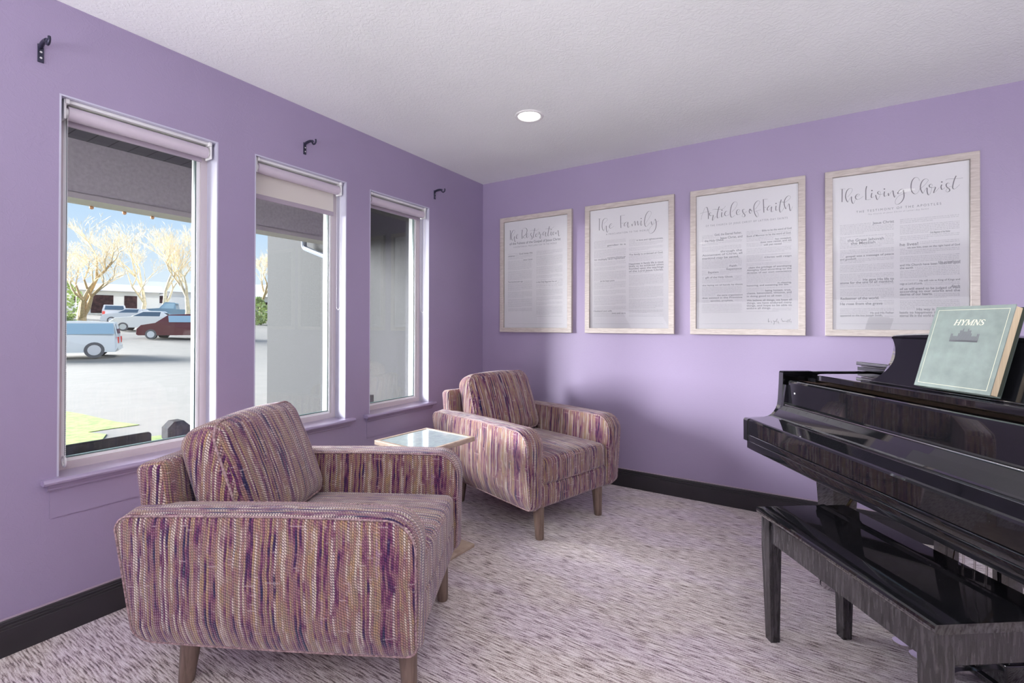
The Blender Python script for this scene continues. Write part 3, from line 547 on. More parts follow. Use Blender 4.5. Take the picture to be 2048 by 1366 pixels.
CAPTIONS={'restoration': [('of the Fulness of the Gospel of Jesus Christ', 0.291, 1.872, 0.483, 0.022, 1), ('A BICENTENNIAL PROCLAMATION TO THE WORLD', 0.331, 1.845, 0.407, 0.014, 0), ('God loves His', 0.385, 1.785, 0.13, 0.014, 1), ('children', 0.276, 1.771, 0.069, 0.014, 1), ('Jesus Christ', 0.426, 1.732, 0.089, 0.012, 1), ('is the Only Begotten Son of', 0.554, 1.539, 0.185, 0.013, 1), ('Two hundred years ago', 0.276, 1.552, 0.147, 0.013, 1), ('with gratitude for His restored', 0.554, 1.51, 0.185, 0.01, 0)], 'family': [('A PROCLAMATION TO THE WORLD', 1.155, 1.872, 0.32, 0.013, 0), ('in love and righteousness,', 1.388, 1.806, 0.191, 0.013, 1), ('gender is a', 1.164, 1.787, 0.143, 0.013, 1), ('to multiply and replenish', 1.061, 1.685, 0.239, 0.014, 1), ('commandment to', 1.164, 1.696, 0.143, 0.011, 1), ('The family is ordained of God.', 1.332, 1.704, 0.247, 0.013, 1), ('Happiness in family life is most', 1.332, 1.635, 0.249, 0.015, 1), ('likely to be achieved when', 1.332, 1.618, 0.249, 0.014, 1), ('founded upon the teachings', 1.332, 1.6, 0.249, 0.015, 1), ('of the Lord Jesus Christ.', 1.332, 1.581, 0.249, 0.015, 1), ('to be kept pure', 1.108, 1.521, 0.113, 0.013, 1), ('love and care', 1.201, 1.276, 0.105, 0.013, 1), ('Husband and wife', 1.057, 1.294, 0.144, 0.012, 1)], 'articles': [('OF THE CHURCH OF JESUS CHRIST OF LATTER-DAY SAINTS', 1.863, 1.857, 0.477, 0.013, 0), ('God, the Eternal Father,', 1.918, 1.791, 0.164, 0.016, 1), ('Jesus Christ, and', 1.952, 1.766, 0.134, 0.016, 1), ('the Holy Ghost.', 1.855, 1.754, 0.121, 0.016, 1), ('through the', 1.954, 1.678, 0.13, 0.014, 1), ('Atonement of Christ, all', 1.84, 1.659, 0.245, 0.014, 1), ('mankind may be saved,', 1.84, 1.637, 0.225, 0.015, 1), ('Faith', 2.01, 1.578, 0.044, 0.014, 1), ('Repentance', 1.991, 1.558, 0.091, 0.014, 1), ('Baptism', 1.877, 1.542, 0.066, 0.014, 1), ('gift of the Holy Ghost.', 1.86, 1.508, 0.171, 0.013, 1), ('the laying on of hands by those', 1.84, 1.457, 0.247, 0.01, 1), ('the same organization', 1.933, 1.388, 0.154, 0.011, 1), ('that existed in the Primitive', 1.84, 1.371, 0.245, 0.012, 1), ('apostles, prophets,', 1.892, 1.352, 0.139, 0.011, 1), ('Bible to be the word of God', 2.199, 1.791, 0.162, 0.013, 1), ('Book of Mormon to be the word of God.', 2.112, 1.763, 0.247, 0.013, 1), ('has revealed,', 2.273, 1.732, 0.086, 0.012, 1), ('does now reveal, and we', 2.19, 1.718, 0.171, 0.012, 1), ('will yet reveal', 2.208, 1.7, 0.099, 0.012, 1), ('Christ will reign', 2.213, 1.621, 0.148, 0.011, 1), ('claim the privilege of worshiping', 2.122, 1.559, 0.239, 0.013, 1), ('Almighty God according to the', 2.112, 1.543, 0.249, 0.012, 1), ('dictates of our own conscience', 2.112, 1.526, 0.249, 0.012, 1), ('in obeying,', 2.286, 1.456, 0.075, 0.012, 1), ('honoring, and sustaining the law.', 2.112, 1.444, 0.235, 0.012, 1), ('being honest, true,', 2.217, 1.409, 0.141, 0.013, 1), ('chaste, benevolent, virtuous, and', 2.112, 1.394, 0.249, 0.013, 1), ('in doing good to all men', 2.112, 1.375, 0.195, 0.012, 1), ('We believe all things, we hope all', 2.112, 1.348, 0.25, 0.013, 1), ('things, we have endured many', 2.111, 1.331, 0.251, 0.013, 1), ('things, and hope to be able to', 2.111, 1.314, 0.251, 0.013, 1), ('endure all things.', 2.111, 1.297, 0.138, 0.013, 1)], 'living': [('THE TESTIMONY OF THE APOSTLES', 2.686, 1.848, 0.372, 0.014, 0), ('The Church of Jesus Christ of Latter-day Saints', 2.741, 1.83, 0.265, 0.008, 0), ('Jesus Christ', 2.761, 1.774, 0.097, 0.016, 1), ('the Great Jehovah', 2.644, 1.683, 0.169, 0.017, 1), ('the Messiah', 2.659, 1.665, 0.115, 0.017, 1), ('gospel was a message of peace', 2.635, 1.593, 0.222, 0.012, 1), ('and goodwill.', 2.608, 1.577, 0.079, 0.012, 1), ('He gave His life to', 2.717, 1.452, 0.14, 0.015, 1), ('atone for the sins of all mankind.', 2.608, 1.437, 0.248, 0.015, 1), ('Redeemer of the world.', 2.61, 1.344, 0.181, 0.016, 1), ('He rose from the grave', 2.608, 1.313, 0.198, 0.016, 1), ('He and His Father', 2.75, 1.261, 0.107, 0.012, 1), ('appeared to the boy Joseph Smith,', 2.608, 1.246, 0.198, 0.012, 1), ('Only Begotten of the Father', 3.012, 1.697, 0.082, 0.011, 1), ('he lives!', 2.883, 1.638, 0.079, 0.018, 1), ('we saw him, even on the right hand of God', 2.915, 1.622, 0.217, 0.011, 1), ('His priesthood', 3.046, 1.532, 0.087, 0.013, 1), ('and His Church have been restored upon', 2.883, 1.525, 0.25, 0.013, 1), ('the earth', 2.883, 1.509, 0.057, 0.013, 1), ('He will rule as King of Kings and', 2.967, 1.436, 0.165, 0.011, 1), ('reign as Lord of Lords,', 2.883, 1.421, 0.097, 0.012, 1), ('Each', 3.1, 1.4, 0.032, 0.013, 1), ('of us will stand to be judged of Him', 2.883, 1.392, 0.249, 0.014, 1), ('according to our works and the', 2.883, 1.377, 0.249, 0.013, 1), ('desires of our hearts.', 2.883, 1.361, 0.138, 0.014, 1), ('His way is the path that', 2.955, 1.277, 0.177, 0.015, 1), ('leads to happiness in this life and', 2.882, 1.26, 0.25, 0.014, 1), ('eternal life in the world to come.', 2.882, 1.242, 0.186, 0.015, 1)]}
COLUMNS={'restoration': [[0.276, 0.512, 1.794, 1.306], [0.554, 0.792, 1.797, 1.262]], 'family': [[1.059, 1.31, 1.829, 1.25], [1.333, 1.582, 1.818, 1.252]], 'articles': [[1.839, 2.084, 1.795, 1.276], [2.111, 2.361, 1.797, 1.279]], 'living': [[2.608, 2.858, 1.781, 1.243], [2.884, 3.132, 1.784, 1.247]]}

def ribbon(mb, pts, y, wmin=0.0011, wmax=0.0050):
    """pen stroke: thick on the way down, thin on the way up"""
    if len(pts) == 2 and abs(pts[0][0]-pts[1][0]) < 0.004 and abs(pts[0][1]-pts[1][1]) < 0.004:
        cx, cz = (pts[0][0]+pts[1][0])/2, (pts[0][1]+pts[1][1])/2; r = 0.0038
        mb.add([(cx+r*math.cos(a*math.pi/4), y, cz+r*math.sin(a*math.pi/4)) for a in range(8)], [tuple(range(8))]); return
    Q = spline(pts, 5) if len(pts) > 2 else [Vector(pts[0]), (Vector(pts[0])+Vector(pts[1]))/2, Vector(pts[1])]
    vs = []; m = len(Q); ws = []
    for i in range(m):
        t = Q[min(i+1, m-1)]-Q[max(i-1, 0)]
        t = t.normalized() if t.length > 1e-9 else Vector((1, 0))
        ws.append(wmin+(wmax-wmin)*max(0.0, -t.y)**1.3)
    ws = [(ws[max(i-1, 0)]+ws[i]+ws[min(i+1, m-1)])/3 for i in range(m)]
    for i in range(m):
        t = Q[min(i+1, m-1)]-Q[max(i-1, 0)]; t = t.normalized() if t.length > 1e-9 else Vector((1, 0))
        n = Vector((-t.y, t.x))*ws[i]/2
        vs += [(Q[i].x+n.x, y, Q[i].y+n.y), (Q[i].x-n.x, y, Q[i].y-n.y)]
    mb.add(vs, [(2*i, 2*i+1, 2*i+3, 2*i+2) for i in range(m-1)])
def text_mesh(s, shear=0.0, bold=0.0, space=1.0):
    cu = bpy.data.curves.new('lettering', 'FONT'); cu.body = s; cu.size = 1; cu.shear = shear; cu.offset = bold; cu.space_character = space
    o = bpy.data.objects.new('lettering', cu); COL.objects.link(o)
    dg = bpy.context.evaluated_depsgraph_get(); me = o.evaluated_get(dg).to_mesh()
    vs = [tuple(v.co) for v in me.vertices]; fs = [tuple(p.vertices) for p in me.polygons]
    o.evaluated_get(dg).to_mesh_clear(); bpy.data.objects.remove(o); bpy.data.curves.remove(cu)
    return vs, fs
def caption(mb, s, x, z, w, h, y, bold):
    vs, fs = text_mesh(s, 0, 0.012 if bold else 0.0, 1.0 if bold else 1.5)
    x0 = min(v[0] for v in vs); x1 = max(v[0] for v in vs); k = w/(x1-x0)
    mb.add([(x+(v[0]-x0)*k, y, z+v[1]*h/0.73*0.95) for v in vs], fs)
def body_text(mb, col, caps, y, seed):
    """rows of letter-sized marks set in paragraphs, leaving room for the emphasised phrases"""
    rnd = random.Random(seed); x0, x1, zt, zb = col; z = zt; pitch = 0.0089; cnt = 0; plen = rnd.randint(3, 8)
    while z > zb:
        cnt += 1; last = cnt >= plen
        end = x0+(x1-x0)*(rnd.uniform(0.4, 0.9) if last else 1.0)
        blocks = [(c[1]-0.006, c[1]+c[3]+0.006) for c in caps if c[2]-0.0075 < z < c[2]+c[4]+0.003 and c[1] < x1 and c[1]+c[3] > x0]
        x = x0
        while x < end:
            n = rnd.choice((2, 3, 3, 4, 5, 6, 7, 8))
            for k in range(n):
                w = rnd.choice((0.0016, 0.0024, 0.0027)); 
                if x+w > end: break
                if not any(a < x < b or a < x+w < b for a, b in blocks):
                    top = z+(0.0046 if rnd.random() < 0.3 else 0.0030); bot = z-(0.0016 if rnd.random() < 0.12 else 0)
                    q = rnd.random()
                    if q < 0.5:
                        mb.add([(x, y, bot), (x+0.0008, y, bot), (x+0.0008, y, top), (x, y, top)], [(0, 1, 2, 3)])
                        mb.add([(x, y, z), (x+w-0.0006, y, z), (x+w-0.0006, y, z+0.0006), (x, y, z+0.0006)], [(0, 1, 2, 3)])
                    else:
                        mb.add([(x, y, z), (x+w-0.0006, y, z), (x+w-0.0006, y, z+0.0029), (x, y, z+0.0029), (x+0.0006, y, z+0.0006), (x+w-0.0012, y, z+0.0006), (x+w-0.0012, y, z+0.0023), (x+0.0006, y, z+0.0023)],
                               [(0, 1, 5, 4), (1, 2, 6, 5), (2, 3, 7, 6), (3, 0, 4, 7)])
                x += w
            x += 0.0026
        z -= pitch*(1.9 if last else 1.0)
        if last: cnt = 0; plen = rnd.randint(3, 9)
POST = [('restoration', 0.201, 0.877, 'framed poster headed The Restoration, nearest the room corner, with window reflections in its glass'),
        ('family', 0.989, 1.658, 'framed poster headed The Family, second from the room corner'),
        ('articles', 1.765, 2.435, 'framed poster headed Articles of Faith, third from the room corner'),
        ('living', 2.534, 3.208, 'framed poster headed The Living Christ, partly hidden by the hymn book')]
for k, (key, xa, xb, lab) in enumerate(POST):
    za, zb = 1.131, 2.107; cx = (xa+xb)/2
    t = thing('framed_poster', lab, 'poster', (cx, 0, za), 0, 'framed posters on the purple wall')
    T = Matrix.Translation((-cx, 0, -za)); w = 0.038
    fr = MB()
    # mitred moulding: outer edge, face, inner lip
    def rect(e, y): return [(xa+e, y, za+e), (xb-e, y, za+e), (xb-e, y, zb-e), (xa+e, y, zb-e)]
    rings = [rect(0, -0.002), rect(0, -0.0285), rect(0.002, -0.030), rect(w-0.002, -0.030), rect(w, -0.028), rect(w, -0.010), rect(0.004, -0.002)]
    n = 4; vs = [p for r_ in rings for p in r_]
    fs = [(i*n+q, i*n+(q+1) % n, (i+1)*n+(q+1) % n, (i+1)*n+q) for i in range(len(rings)-1) for q in range(n)]
    fr.add(vs, fs); fr.build('picture_frame', M_frame, t, mtx=T)
    MB().box((xa+0.02, -0.0125, za+0.02), (xb-0.02, -0.0105, zb-0.02)).build('poster_paper', M_paper, t, mtx=T)
    hd = MB()
    for s in STROKES[key]: ribbon(hd, s, -0.0130, 0.0010, 0.0046 if key != 'restoration' else 0.0050)
    hd.build('script_heading', M_ink, t, mtx=T)
    if key == 'articles':
        sg = MB()
        for s in STROKES['sign']: ribbon(sg, s, -0.0130, 0.0006, 0.0020)
        sg.build('signature', M_ink, t, mtx=T)
    cp = MB()
    for c in CAPTIONS[key]: caption(cp, c[0], c[1], c[2], c[3], c[4], -0.0130, c[5])
    cp.build('emphasised_text', M_inkl, t, mtx=T)
    bt = MB()
    for j, c in enumerate(COLUMNS[key]): body_text(bt, c, CAPTIONS[key], -0.0130, 10*k+j)
    zz = za+w+0.033; bt.box((COLUMNS[key][0][0], -0.0131, zz), (COLUMNS[key][1][1], -0.0129, zz+0.0010))
    bt.build('body_text', M_inkb, t, mtx=T)
    MB().box((xa+w-0.006, -0.0190, za+w-0.006), (xb-w+0.006, -0.0170, zb-w+0.006)).build('picture_glass', M_pglass, t, mtx=T)

# ================================================================ armchair
def make_chair(label):
    t = thing('armchair', label, 'armchair', (0, 0, 0), 0, 'tweed armchairs')
    def arc(cx, cz, r, a0, a1, n=6): return [(cx+r*math.cos(R(a0+(a1-a0)*i/n)), cz+r*math.sin(R(a0+(a1-a0)*i/n))) for i in range(n+1)]
    out = []
    out += arc(-0.040, 0.522, 0.100, 0, 84, 8)                 # front top corner
    out += [(-0.35, 0.624), (-0.65, 0.619)]
    out += arc(-0.828, 0.562, 0.052, 86, 172, 5)                # rear top corner
    out += arc(-0.770, 0.268, 0.065, 186, 262, 6)               # rear bottom corner
    out += [(-0.60, 0.195), (-0.40, 0.189), (-0.18, 0.184)]
    out += arc(0.010, 0.230, 0.047, 266, 352, 5)
    def inset(pts, e):
        n = len(pts); Q = []
        for i in range(n):
            a = Vector(pts[i-1]); b = Vector(pts[(i+1) % n]); d = (b-a).normalized(); Q.append((pts[i][0]-d.y*e*1.0, pts[i][1]+d.x*e*1.0))
        return Q
    for s in (-1, 1):
        yi, yo = 0.292, 0.412; r = 0.020; seq = []
        for i in range(5): a = R(90*i/4); seq.append((yi+r*(1-math.cos(a)), r*(1-math.sin(a))))
        seq.append(((yi+yo)/2, -0.007))
        for i in range(5): a = R(90-90*i/4); seq.append((yo-r*(1-math.cos(a)), r*(1-math.sin(a))))
        def tuck(x, y, z):                                      # the side curves in towards its lower edge
            k = max(0.0, (0.34-z)/0.16)
            return (x, s*(y-0.050*k*k*max(0.0, (y-yi)/(yo-yi))), z)
        rings = [[tuck(p[0], y, p[1]) for p in inset(out, e)] for y, e in seq]
        am = MB(); am.loft(rings, cap=False)
        # slightly puffed side panels
        for yy, y, sg in ((yo, 1, 1), (yi, 0, -1)):
            base = [Vector(p) for p in inset(out, r)]; c = sum(base, Vector((0, 0)))/len(base); L = []
            for q in (1.0, 0.82, 0.6, 0.35, 0.12):
                L.append([tuck((c+(p-c)*q).x, yy+sg*0.010*(1-q*q), (c+(p-c)*q).y) for p in base])
            am.loft(L, cap=False); am.add(L[-1], [tuple(range(len(base)))], True)
        arm = am.build('arm', M_tweed, t, uv=True, merge=True)
        pp = MB()
        for y in (yo-0.003, yi+0.003):
            pp.tube([tuck(p[0], y, p[1]) for p in inset(out, 0.0055)], 0.0034, 6, closed=True)
        pp.build('arm_welt', M_pipe, arm)
    def front(q):                                               # base rail
        return (q.x, q.y, q.z+0.008*math.cos(q.y/0.29*1.5))
    MB().rbox((-0.36, 0, 0.250), (0.402, 0.300, 0.070), 0.030, 4, 6).build('seat_base', M_tweed, t, uv=True, merge=True)
    def cush(q):
        k = max(0.0, 1-(q.y/0.29)**2)*max(0.0, 1-(q.x/0.34)**4)
        z = q.z+(0.022*k if q.z > 0 else -0.004*k)
        return (q.x+(0.012*(1-(q.y/0.29)**2) if q.x > 0 else 0), q.y, z)
    sc = MB().rbox((-0.275, 0, 0.378), (0.315, 0.286, 0.072), 0.030, 4, 10, cush).build('seat_cushion', M_tweed, t, uv=True, merge=True)
    wp = MB()
    for zc in (0.052, -0.060):
        pts = []
        for (a, b_) in [(-0.30, -0.278), (0.0, -0.282), (0.27, -0.280), (0.304, -0.262), (0.317, -0.15), (0.3245, 0), (0.317, 0.15), (0.304, 0.262), (0.27, 0.280), (0.0, 0.282), (-0.30, 0.278)]:
            pts.append((-0.275+a-0.0035, b_*0.995, 0.378+zc+(0.010*(1-(b_/0.29)**2) if zc > 0 else 0)))
        wp.tube(spline(pts, 3), 0.0045, 6)
    wp.build('cushion_welt', M_pipe, sc)
    # back frame: upright panel behind the cushion, tilted
    tilt = Matrix.Translation((-0.795, 0, 0.49)) @ Matrix.Rotation(R(-8), 4, 'Y')
    MB().rbox((0, 0, 0), (0.050, 0.345, 0.262), 0.028, 4, 6).build('back_frame', M_tweed, t, uv=True, merge=True, mtx=tilt)
    def bc(q):
        ky = max(0.0, 1-(q.y/0.29)**2); kz = max(0.0, 1-(q.z/0.23)**2)
        x = q.x+(0.030*ky*kz if q.x > 0 else 0)
        z = q.z+(0.018*ky if q.z > 0 else 0)
        y = q.y*(1-0.05*max(0, q.z)/0.23*1.0)
        return (x, y, z)
    tl2 = Matrix.Translation((-0.668, 0, 0.640)) @ Matrix.Rotation(R(-21), 4, 'Y')
    bcu = MB().rbox((0, 0, 0), (0.082, 0.284, 0.212), 0.062, 6, 10, bc).build('back_cushion', M_tweed, t, uv=True, merge=True, mtx=tl2)
    w2 = MB(); rr = 0.075
    for xx in (0.060,):
        pts = []
        for (cy_, cz_, a0) in ((0.284-rr, 0.212-rr, 0), (-(0.284-rr), 0.212-rr, 90), (-(0.284-rr), -(0.212-rr), 180), (0.284-rr, -(0.212-rr), 270)):
            for k in range(6):
                a = R(a0+90*k/5); pts.append(bc(Vector((xx, cy_+(rr-0.010)*math.cos(a), cz_+(rr-0.010)*math.sin(a)))))
        w2.tube(pts, 0.0045, 6, closed=True)
    w2.build('cushion_welt', M_pipe, bcu, mtx=tl2)
    for (lx, ly, sx, sy) in ((-0.015, -0.258, 0.012, 0.0), (-0.015, 0.258, 0.012, 0.0), (-0.735, -0.258, -0.025, 0.0), (-0.735, 0.258, -0.025, 0.0)):
        lg = MB(); lg.tube([(lx+sx, ly+sy, 0.0), (lx+sx, ly+sy, 0.006), (lx, ly, 0.215)], [0.022, 0.024, 0.035], 18); lg.build('leg', M_leg, t)
    return t
far = make_chair('far tweed armchair beside the small glass-topped table, near the room corner')
far.location = (1.256, -0.845, 0); far.rotation_euler.z = R(-16.5)
near = copy_tree(far); near['label'] = 'near tweed armchair in front of the largest window, its side towards the viewer'
near.location = (1.231, -2.05, 0); near.rotation_euler.z = R(28.8)

# ================================================================ side table
t = thing('side_table', 'small C-shaped side table with frosted glass top and pale wood edge, between the armchairs', 'table', (0.735, -1.535, 0), R(-4))
tt = MB(); a = 0.185; z0, z1 = 0.568, 0.592
tt.box((-a, -a, z0), (a, -a+0.018, z1), 0.002); tt.box((-a, a-0.018, z0), (a, a, z1), 0.002)
tt.box((-a, -a+0.018, z0), (-a+0.018, a-0.018, z1), 0.002); tt.box((a-0.018, -a+0.018, z0), (a, a-0.018, z1), 0.002); tt.build('table_rim', M_tabw, t)
MB().box((-a+0.018, -a+0.018, 0.578), (a-0.018, a-0.018, 0.589)).build('glass_top', M_tabt, t)
MB().box((-a+0.010, -0.14, 0.018), (-a+0.030, -0.10, z0), 0.002).build('leg', M_tabw, t)
MB().box((-a+0.010, 0.10, 0.018), (-a+0.030, 0.14, z0), 0.002).build('leg', M_tabw, t)
MB().box((-a, -a, 0.0), (a, a, 0.018), 0.003).build('base_plate', M_tabw, t)
# ================================================================ grand piano (local x runs along the keyboard, y towards the tail)
pn = thing('grand_piano', 'black polished baby grand piano with closed keyboard lid and raised music desk', 'piano', (2.173, -0.779, 0), R(-56.3))
PW = 1.48
def yz(poly, a, b, mb): mb.prism(poly, a, b, lambda p, t: (t, p[0], p[1]))
# rim: plan outline of the case, lofted as a wall
def plan(e):
    o = [(0.0+e, 0.185), (0.0+e, 1.02)]
    o += [(0.20+(0.20-e)*math.cos(R(a)), 1.10+(0.20-e)*math.sin(R(a))) for a in range(180, 91, -15)]
    S = spline([(0.22, 1.30), (0.42, 1.29), (0.62, 1.20), (0.80, 1.02), (1.00, 0.88), (1.25, 0.80), (1.41, 0.70), (1.48, 0.52)], 4)
    for i, p in enumerate(S):
        t = (S[min(i+1, len(S)-1)]-S[max(i-1, 0)]).normalized(); o.append((p.x+t.y*e, p.y-t.x*e))
    o.append((PW-e, 0.185)); return o
po, pi_ = plan(0.0), plan(0.034); n = len(po)
rings = [[(p[0], p[1], z) for p in q] for q, z in ((pi_, 0.62), (po, 0.62), (po, 0.961), ([(a[0]*0.9+b_[0]*0.1, a[1]*0.9+b_[1]*0.1) for a, b_ in zip(po, pi_)], 0.965), ([(a[0]*0.1+b_[0]*0.9, a[1]*0.1+b_[1]*0.9) for a, b_ in zip(po, pi_)], 0.965), (pi_, 0.961), (pi_, 0.62))]
rm = MB(); vs = [p for r_ in rings for p in r_]
fs = []
for i in range(len(rings)-1):
    for k in range(n-1): fs.append((i*n+k, i*n+k+1, (i+1)*n+k+1, (i+1)*n+k))
rm.add(vs, fs, False)
for k in (0, n-1): rm.add([r_[k] for r_ in rings[:-1]], [tuple(range(len(rings)-1))])
rm.build('rim', M_piano, pn, merge=True)
sb = MB(); sb.prism(plan(0.030), 0.615, 0.665); sb.build('bottom_boards', M_piano, pn)
ib = MB(); ib.prism([(p[0], max(p[1], 0.37)) for p in plan(0.036)], 0.845, 0.858); ib.build('string_bed', plain('dark_string_bed', (0.06, 0.04, 0.03), 0.4), pn)
# cheeks (arms) with scooped front
def cheek_prof():
    P = [(0.030, 0.618), (0.0, 0.622), (0.0, 0.722), (0.004, 0.729), (0.012, 0.7315)]
    P += [(0.105, 0.7345), (0.124, 0.739), (0.140, 0.748), (0.153, 0.761), (0.163, 0.777), (0.170, 0.795), (0.174, 0.82), (0.179, 0.90), (0.181, 0.958), (0.186, 0.965), (0.33, 0.965), (0.33, 0.618)]
    return P
for a, b_ in ((0.0, 0.034), (PW-0.034, PW)):
    c = MB(); yz(cheek_prof(), a, b_, c); ck = c.build('cheek', M_piano, pn)
    c = MB(); aa, bb = (0.034, 0.052) if a == 0 else (PW-0.052, PW-0.034)
    yz([(0.004, 0.622), (0.004, 0.728), (0.11, 0.733), (0.17, 0.79), (0.185, 0.90), (0.30, 0.90), (0.30, 0.622)], aa, bb, c); c.build('cheek_block', M_piano, ck)
MB().box((0.012, 0.010, 0.582), (PW-0.012, 0.50, 0.622), 0.004).build('key_bed', M_piano, pn)
MB().box((0.0535, 0.001, 0.6235), (PW-0.0535, 0.10, 0.6565), 0.004).build('key_slip', M_piano, pn)
# closed keyboard lid
fl = MB(); P = [(-0.001, 0.660), (-0.001, 0.724), (0.002, 0.731), (0.008, 0.7350), (0.108, 0.7480), (0.116, 0.752), (0.150, 0.781), (0.176, 0.8005), (0.176, 0.7905), (0.11, 0.738), (0.016, 0.722), (0.016, 0.660)]
yz(P, 0.054, PW-0.054, fl); fb = fl.build('keyboard_lid', M_pianod, pn)
up = MB()
P = [(0.180, 0.797), (0.1825, 0.805), (0.190, 0.807), (0.1945, 0.812), (0.1955, 0.912), (0.1985, 0.9195), (0.205, 0.9225), (0.240, 0.9225), (0.240, 0.790), (0.182, 0.790)]
yz(P, 0.054, PW-0.054, up); fbo = up.build('fallboard', M_piano, pn)
h = MB(); h.tube([(0.056, 0.1785, 0.8035), (PW-0.056, 0.1785, 0.8035)], 0.0032, 8); h.build('lid_hinge', M_chrome, fb)
b = MB(); b.rbox((0.105, 0.1945, 0.865), (0.004, 0.002, 0.004), 0.002, 2, 0); b.build('rubber_bumper', M_plast, fbo)
MB().box((0.036, 0.242, 0.86), (PW-0.036, 0.36, 0.915)).build('pin_block', plain('pin_block_wood', (0.30, 0.20, 0.15), 0.25, coat=0.6, noise=0.2, nscale=10), pn)
# music tray with rounded front corners and the desk standing on it
def rrect(x0, x1, y0, y1, r):
    P = []
    for cx, cy, a0 in ((x0+r, y0+r, 180), (x1-r, y0+r, 270)): P += [(cx+r*math.cos(R(a0+90*k/8)), cy+r*math.sin(R(a0+90*k/8))) for k in range(9)]
    P += [(x1, y1), (x0, y1)]; return P
tr = MB(); q0 = rrect(0.128, PW-0.128, 0.249, 0.57, 0.085); q1 = rrect(0.131, PW-0.131, 0.252, 0.568, 0.082)
tr.loft([[(p[0], p[1], 0.936) for p in q1], [(p[0], p[1], 0.939) for p in q0], [(p[0], p[1], 0.959) for p in q0], [(p[0], p[1], 0.962) for p in q1]], smooth=False)
tray = tr.build('music_tray', M_piano, pn)
for xx in (0.045, PW-0.10): MB().box((xx, 0.30, 0.918), (xx+0.055, 0.55, 0.934)).build('tray_runner', M_piano, tray)
# desk panel: symmetric outline (distance from centre line, height up the panel)
dk = MB(); half = [(0.345, 0.0), (0.336, 0.006), (0.318, 0.020), (0.302, 0.045), (0.291, 0.075), (0.286, 0.105), (0.287, 0.140), (0.292, 0.170), (0.300, 0.190)]
sh = spline(half, 3); top = spline([(0.300, 0.190), (0.296, 0.202), (0.280, 0.209), (0.15, 0.216), (0.0, 0.218)], 3)
side = [(p.x, p.y) for p in sh]+[(p.x, p.y) for p in top[1:]]
def desk_out(e, fe):
    pts = []
    for x, z in side:
        k = fe*math.sin(math.pi*min(1, z/0.20))**1.2 if z < 0.20 else 0
        pts.append((max(0, x-e-k) if x > 0 else 0, z-(e if z > 0.195 else 0)))
    R_ = [(0.742-x, z) for x, z in pts]; L_ = [(0.742+x, z) for x, z in reversed(pts[:-1])]
    return R_+L_
seq = [(0.012, 0.030, 0.0), (0.010, 0.030, 0.002), (0.001, 0.004, 0.018), (0.0, 0.0, 0.022), (0.003, 0.0, 0.025)]
tilt = Matrix.Translation((0, 0.318, 0.9625)) @ Matrix.Rotation(R(-17), 4, 'X')
dk.loft([[(p[0], y, p[1]) for p in desk_out(e, fe)] for e, fe, y in seq], smooth=False)
dk.build('music_desk', M_piano, pn, mtx=tilt)
MB().box((0.40, 0.287, 0.9625), (1.085, 0.297, 0.9685), 0.002).build('desk_ledge', M_piano, pn)
MB().prism([(0.345, 0.963), (0.50, 0.963), (0.395, 1.10), (0.388, 1.10)], 0.70, 0.712, lambda p, t_: (t_, p[0], p[1])).build('desk_prop', M_piano, pn)
# main lid with its front flap folded back
def lidplan(y0, e=0.0):
    P = [p for p in plan(-0.012+e) if p[1] > y0]
    return [(P[0][0], y0)]+P+[(P[-1][0], y0)] if P[-1][1] > y0 else P
lp = [p for p in plan(-0.010) if p[1] > 0.60]
l0 = MB(); l0.prism([(lp[0][0], 0.592)]+lp+[(lp[-1][0]+0.02, 0.592)], 0.9665, 0.9845); lid = l0.build('lid', M_piano, pn)
MB().box((-0.012, 0.585, 0.9925), (PW-0.05, 0.86, 1.0105), 0.003).build('lid_front_flap', M_piano, pn)
hb = MB(); hb.tube([(0.02, 0.590, 0.9885), (1.30, 0.590, 0.9885)], 0.0040, 8); hb.build('piano_hinge', M_chrome, lid)
# legs, casters, lyre
def pleg(x, y):
    L = MB(); rings = []
    for z, w in ((0.585, 0.058), (0.54, 0.058), (0.535, 0.062), (0.50, 0.062), (0.495, 0.056), (0.16, 0.040), (0.150, 0.046), (0.12, 0.046), (0.075, 0.040)):
        rings.append([(x+sx*w, y+sy*w, z) for sx, sy in ((-1, -1), (1, -1), (1, 1), (-1, 1))])
    L.loft(rings, smooth=False); lg = L.build('leg', M_piano, pn)
    x -= 0.030; y -= 0.014
    c = MB(); c.box((x-0.018, y-0.020, 0.045), (x-0.012, y+0.020, 0.078)); c.box((x+0.012, y-0.020, 0.045), (x+0.018, y+0.020, 0.078)); c.tube([(x, y, 0.06), (x, y, 0.08)], 0.014, 12)
    c.tube([(x-0.020, y-0.012, 0.0285), (x+0.020, y-0.012, 0.0285)], 0.006, 8)
    c.build('caster_fork', M_chrome, lg)
    w = MB()
    for s in (-1, 1): w.tube([(x+s*0.004, y-0.012, 0.0285), (x+s*0.016, y-0.012, 0.0285)], 0.0280, 20)
    w.build('caster_wheel', M_chrome, lg)
pleg(0.262, 0.285); pleg(PW-0.262, 0.285); pleg(0.45, 1.02)
ly = MB()
for x in (0.635, 0.845): ly.box((x-0.026, 0.40, 0.13), (x+0.026, 0.45, 0.60), 0.004)
ly.box((0.58, 0.36, 0.055), (0.90, 0.50, 0.13), 0.006); ly.box((0.565, 0.35, 0.035), (0.915, 0.51, 0.055), 0.004); ly.box((0.60, 0.385, 0.575), (0.88, 0.47, 0.60))
lyre = ly.build('pedal_lyre', M_piano, pn)
rd = MB()
for x in (0.70, 0.74, 0.78): rd.tube([(x, 0.425, 0.12), (x, 0.425, 0.60)], 0.0035, 8)
rd.build('pedal_rod', M_chrome, lyre)
br = MB()
